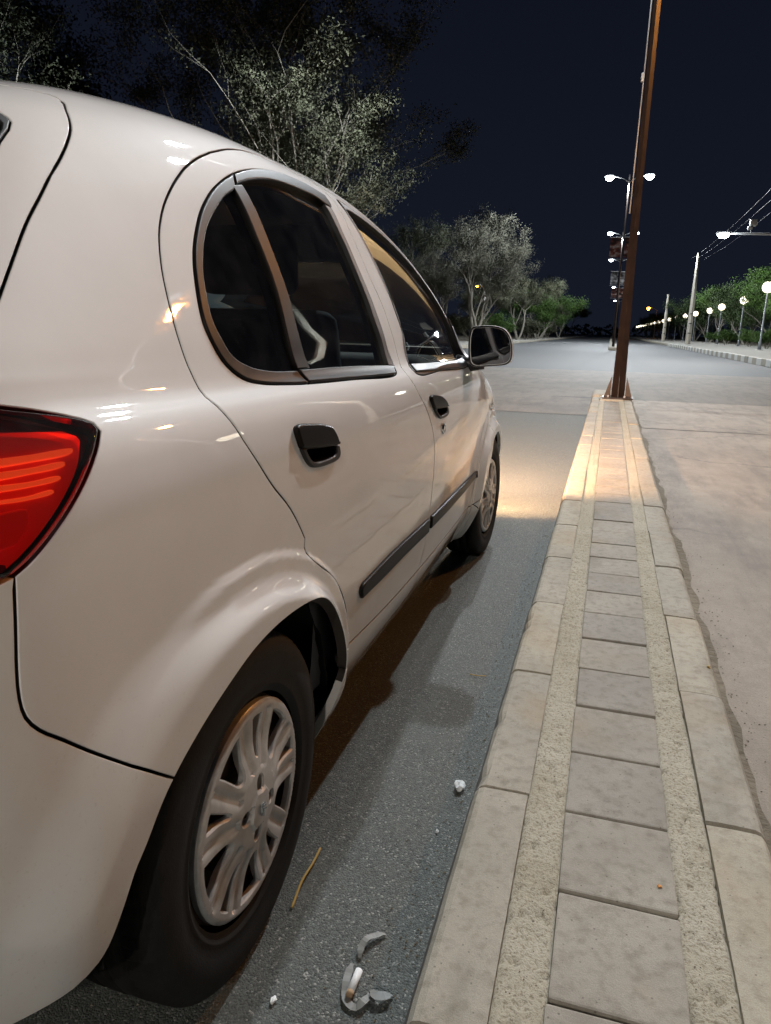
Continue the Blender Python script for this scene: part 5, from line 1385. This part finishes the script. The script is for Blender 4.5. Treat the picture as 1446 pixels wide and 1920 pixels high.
litter('strip', ribbon('plastic_strip', [(-.262, .874, .004), (-.250, .862, .012), (-.238, .866, .010), (-.230, .878, .003)], .016, M['strip']), 'crumpled grey scrap beside the cigarette end by the kerb', 'scrap')
cg = empty('cigarette_end', (-.290, .872, .010)); tag(cg, 'white cigarette end lying inside the hook shaped strip', 'cigarette end')
V, F = tube_data([(0, -.014, 0), (.001, .024, .002)], [.0062, .0060], 10); mk('paper', V, F, M['paper'], cg, True)
V, F = tube_data([(0, -.022, 0), (0, -.0142, 0)], [.0056, .0061], 10); mk('filter', V, F, M['filter'], cg, True)
def crumple(name, loc, s, mat, seed):
    bm = bmesh.new(); bmesh.ops.create_icosphere(bm, subdivisions=2, radius=1.0)
    for v in bm.verts:
        q = noise.noise(v.co * 2.3 + Vector((seed, 0, 0))); f = .6 + .7 * q; v.co = Vector((v.co.x * s[0] * f, v.co.y * s[1] * f, v.co.z * s[2] * f + s[2] * .6))
    return from_bm(name, bm, mat, None, False, loc)
litter('p', crumple('crumpled_paper', (-.232, 1.425, .002), (.017, .026, .012), M['paper'], 3), 'crumpled white paper scrap against the kerb foot', 'paper')
litter('p', crumple('paper_bit', (-.398, .812, .002), (.006, .012, .004), M['paper'], 9), 'small white paper bit beside the rear tyre at the bottom', 'paper')
litter('p', crumple('pebble', (-.247, 1.268, .002), (.005, .006, .004), M['paper'], 14), 'tiny pale pebble on the asphalt near the kerb', 'pebble')
M['orange'] = plain('dry_leaf', (0.55, 0.22, 0.03), 0.7)
litter('p', crumple('dry_leaf', (.158, 1.092, .128), (.006, .005, .002), M['orange'], 21), 'tiny orange leaf scrap on a paving tile', 'leaf')
litter('p', crumple('pebble', (.335, 1.99, .128), (.008, .011, .005), M['straw'], 27), 'small pale pebble on the right kerb stones', 'pebble')

# loose grit along the gutters and on the mortar
gv = []; gf = []; rs = random.Random(77)
def grain(x, y, z, s):
    b = len(gv)
    for (a, c, d) in ((1, 0, -.2), (-.6, .8, -.1), (-.5, -.9, -.2), (.1, 0, .9)):
        gv.append((x + a * s * rs.uniform(.6, 1.2), y + c * s * rs.uniform(.6, 1.2), z + d * s * .7 + s * .15))
    gf.extend([(b, b + 1, b + 3), (b + 1, b + 2, b + 3), (b + 2, b, b + 3)])
for k in range(900): grain(-.205 - abs(rs.gauss(0, .035)), rs.uniform(.4, 5.0), .001, rs.uniform(.0012, .0035))
for k in range(500): grain(rs.uniform(-.7, -.2), rs.uniform(.5, 5.0), .001, rs.uniform(.001, .003))
for k in range(900): grain(.372 + abs(rs.gauss(0, .07)), rs.uniform(.4, 9.0), .004, rs.uniform(.0012, .004))
for k in range(500): grain(rs.choice((rs.uniform(-.07, 0), rs.uniform(.18, .248))), rs.uniform(.5, 4.0), .127, rs.uniform(.0008, .0022))
tag(mk('grit', gv, gf, M['grit']), 'loose grit and sand grains along the kerb and in the joints', 'grit', kind='stuff')
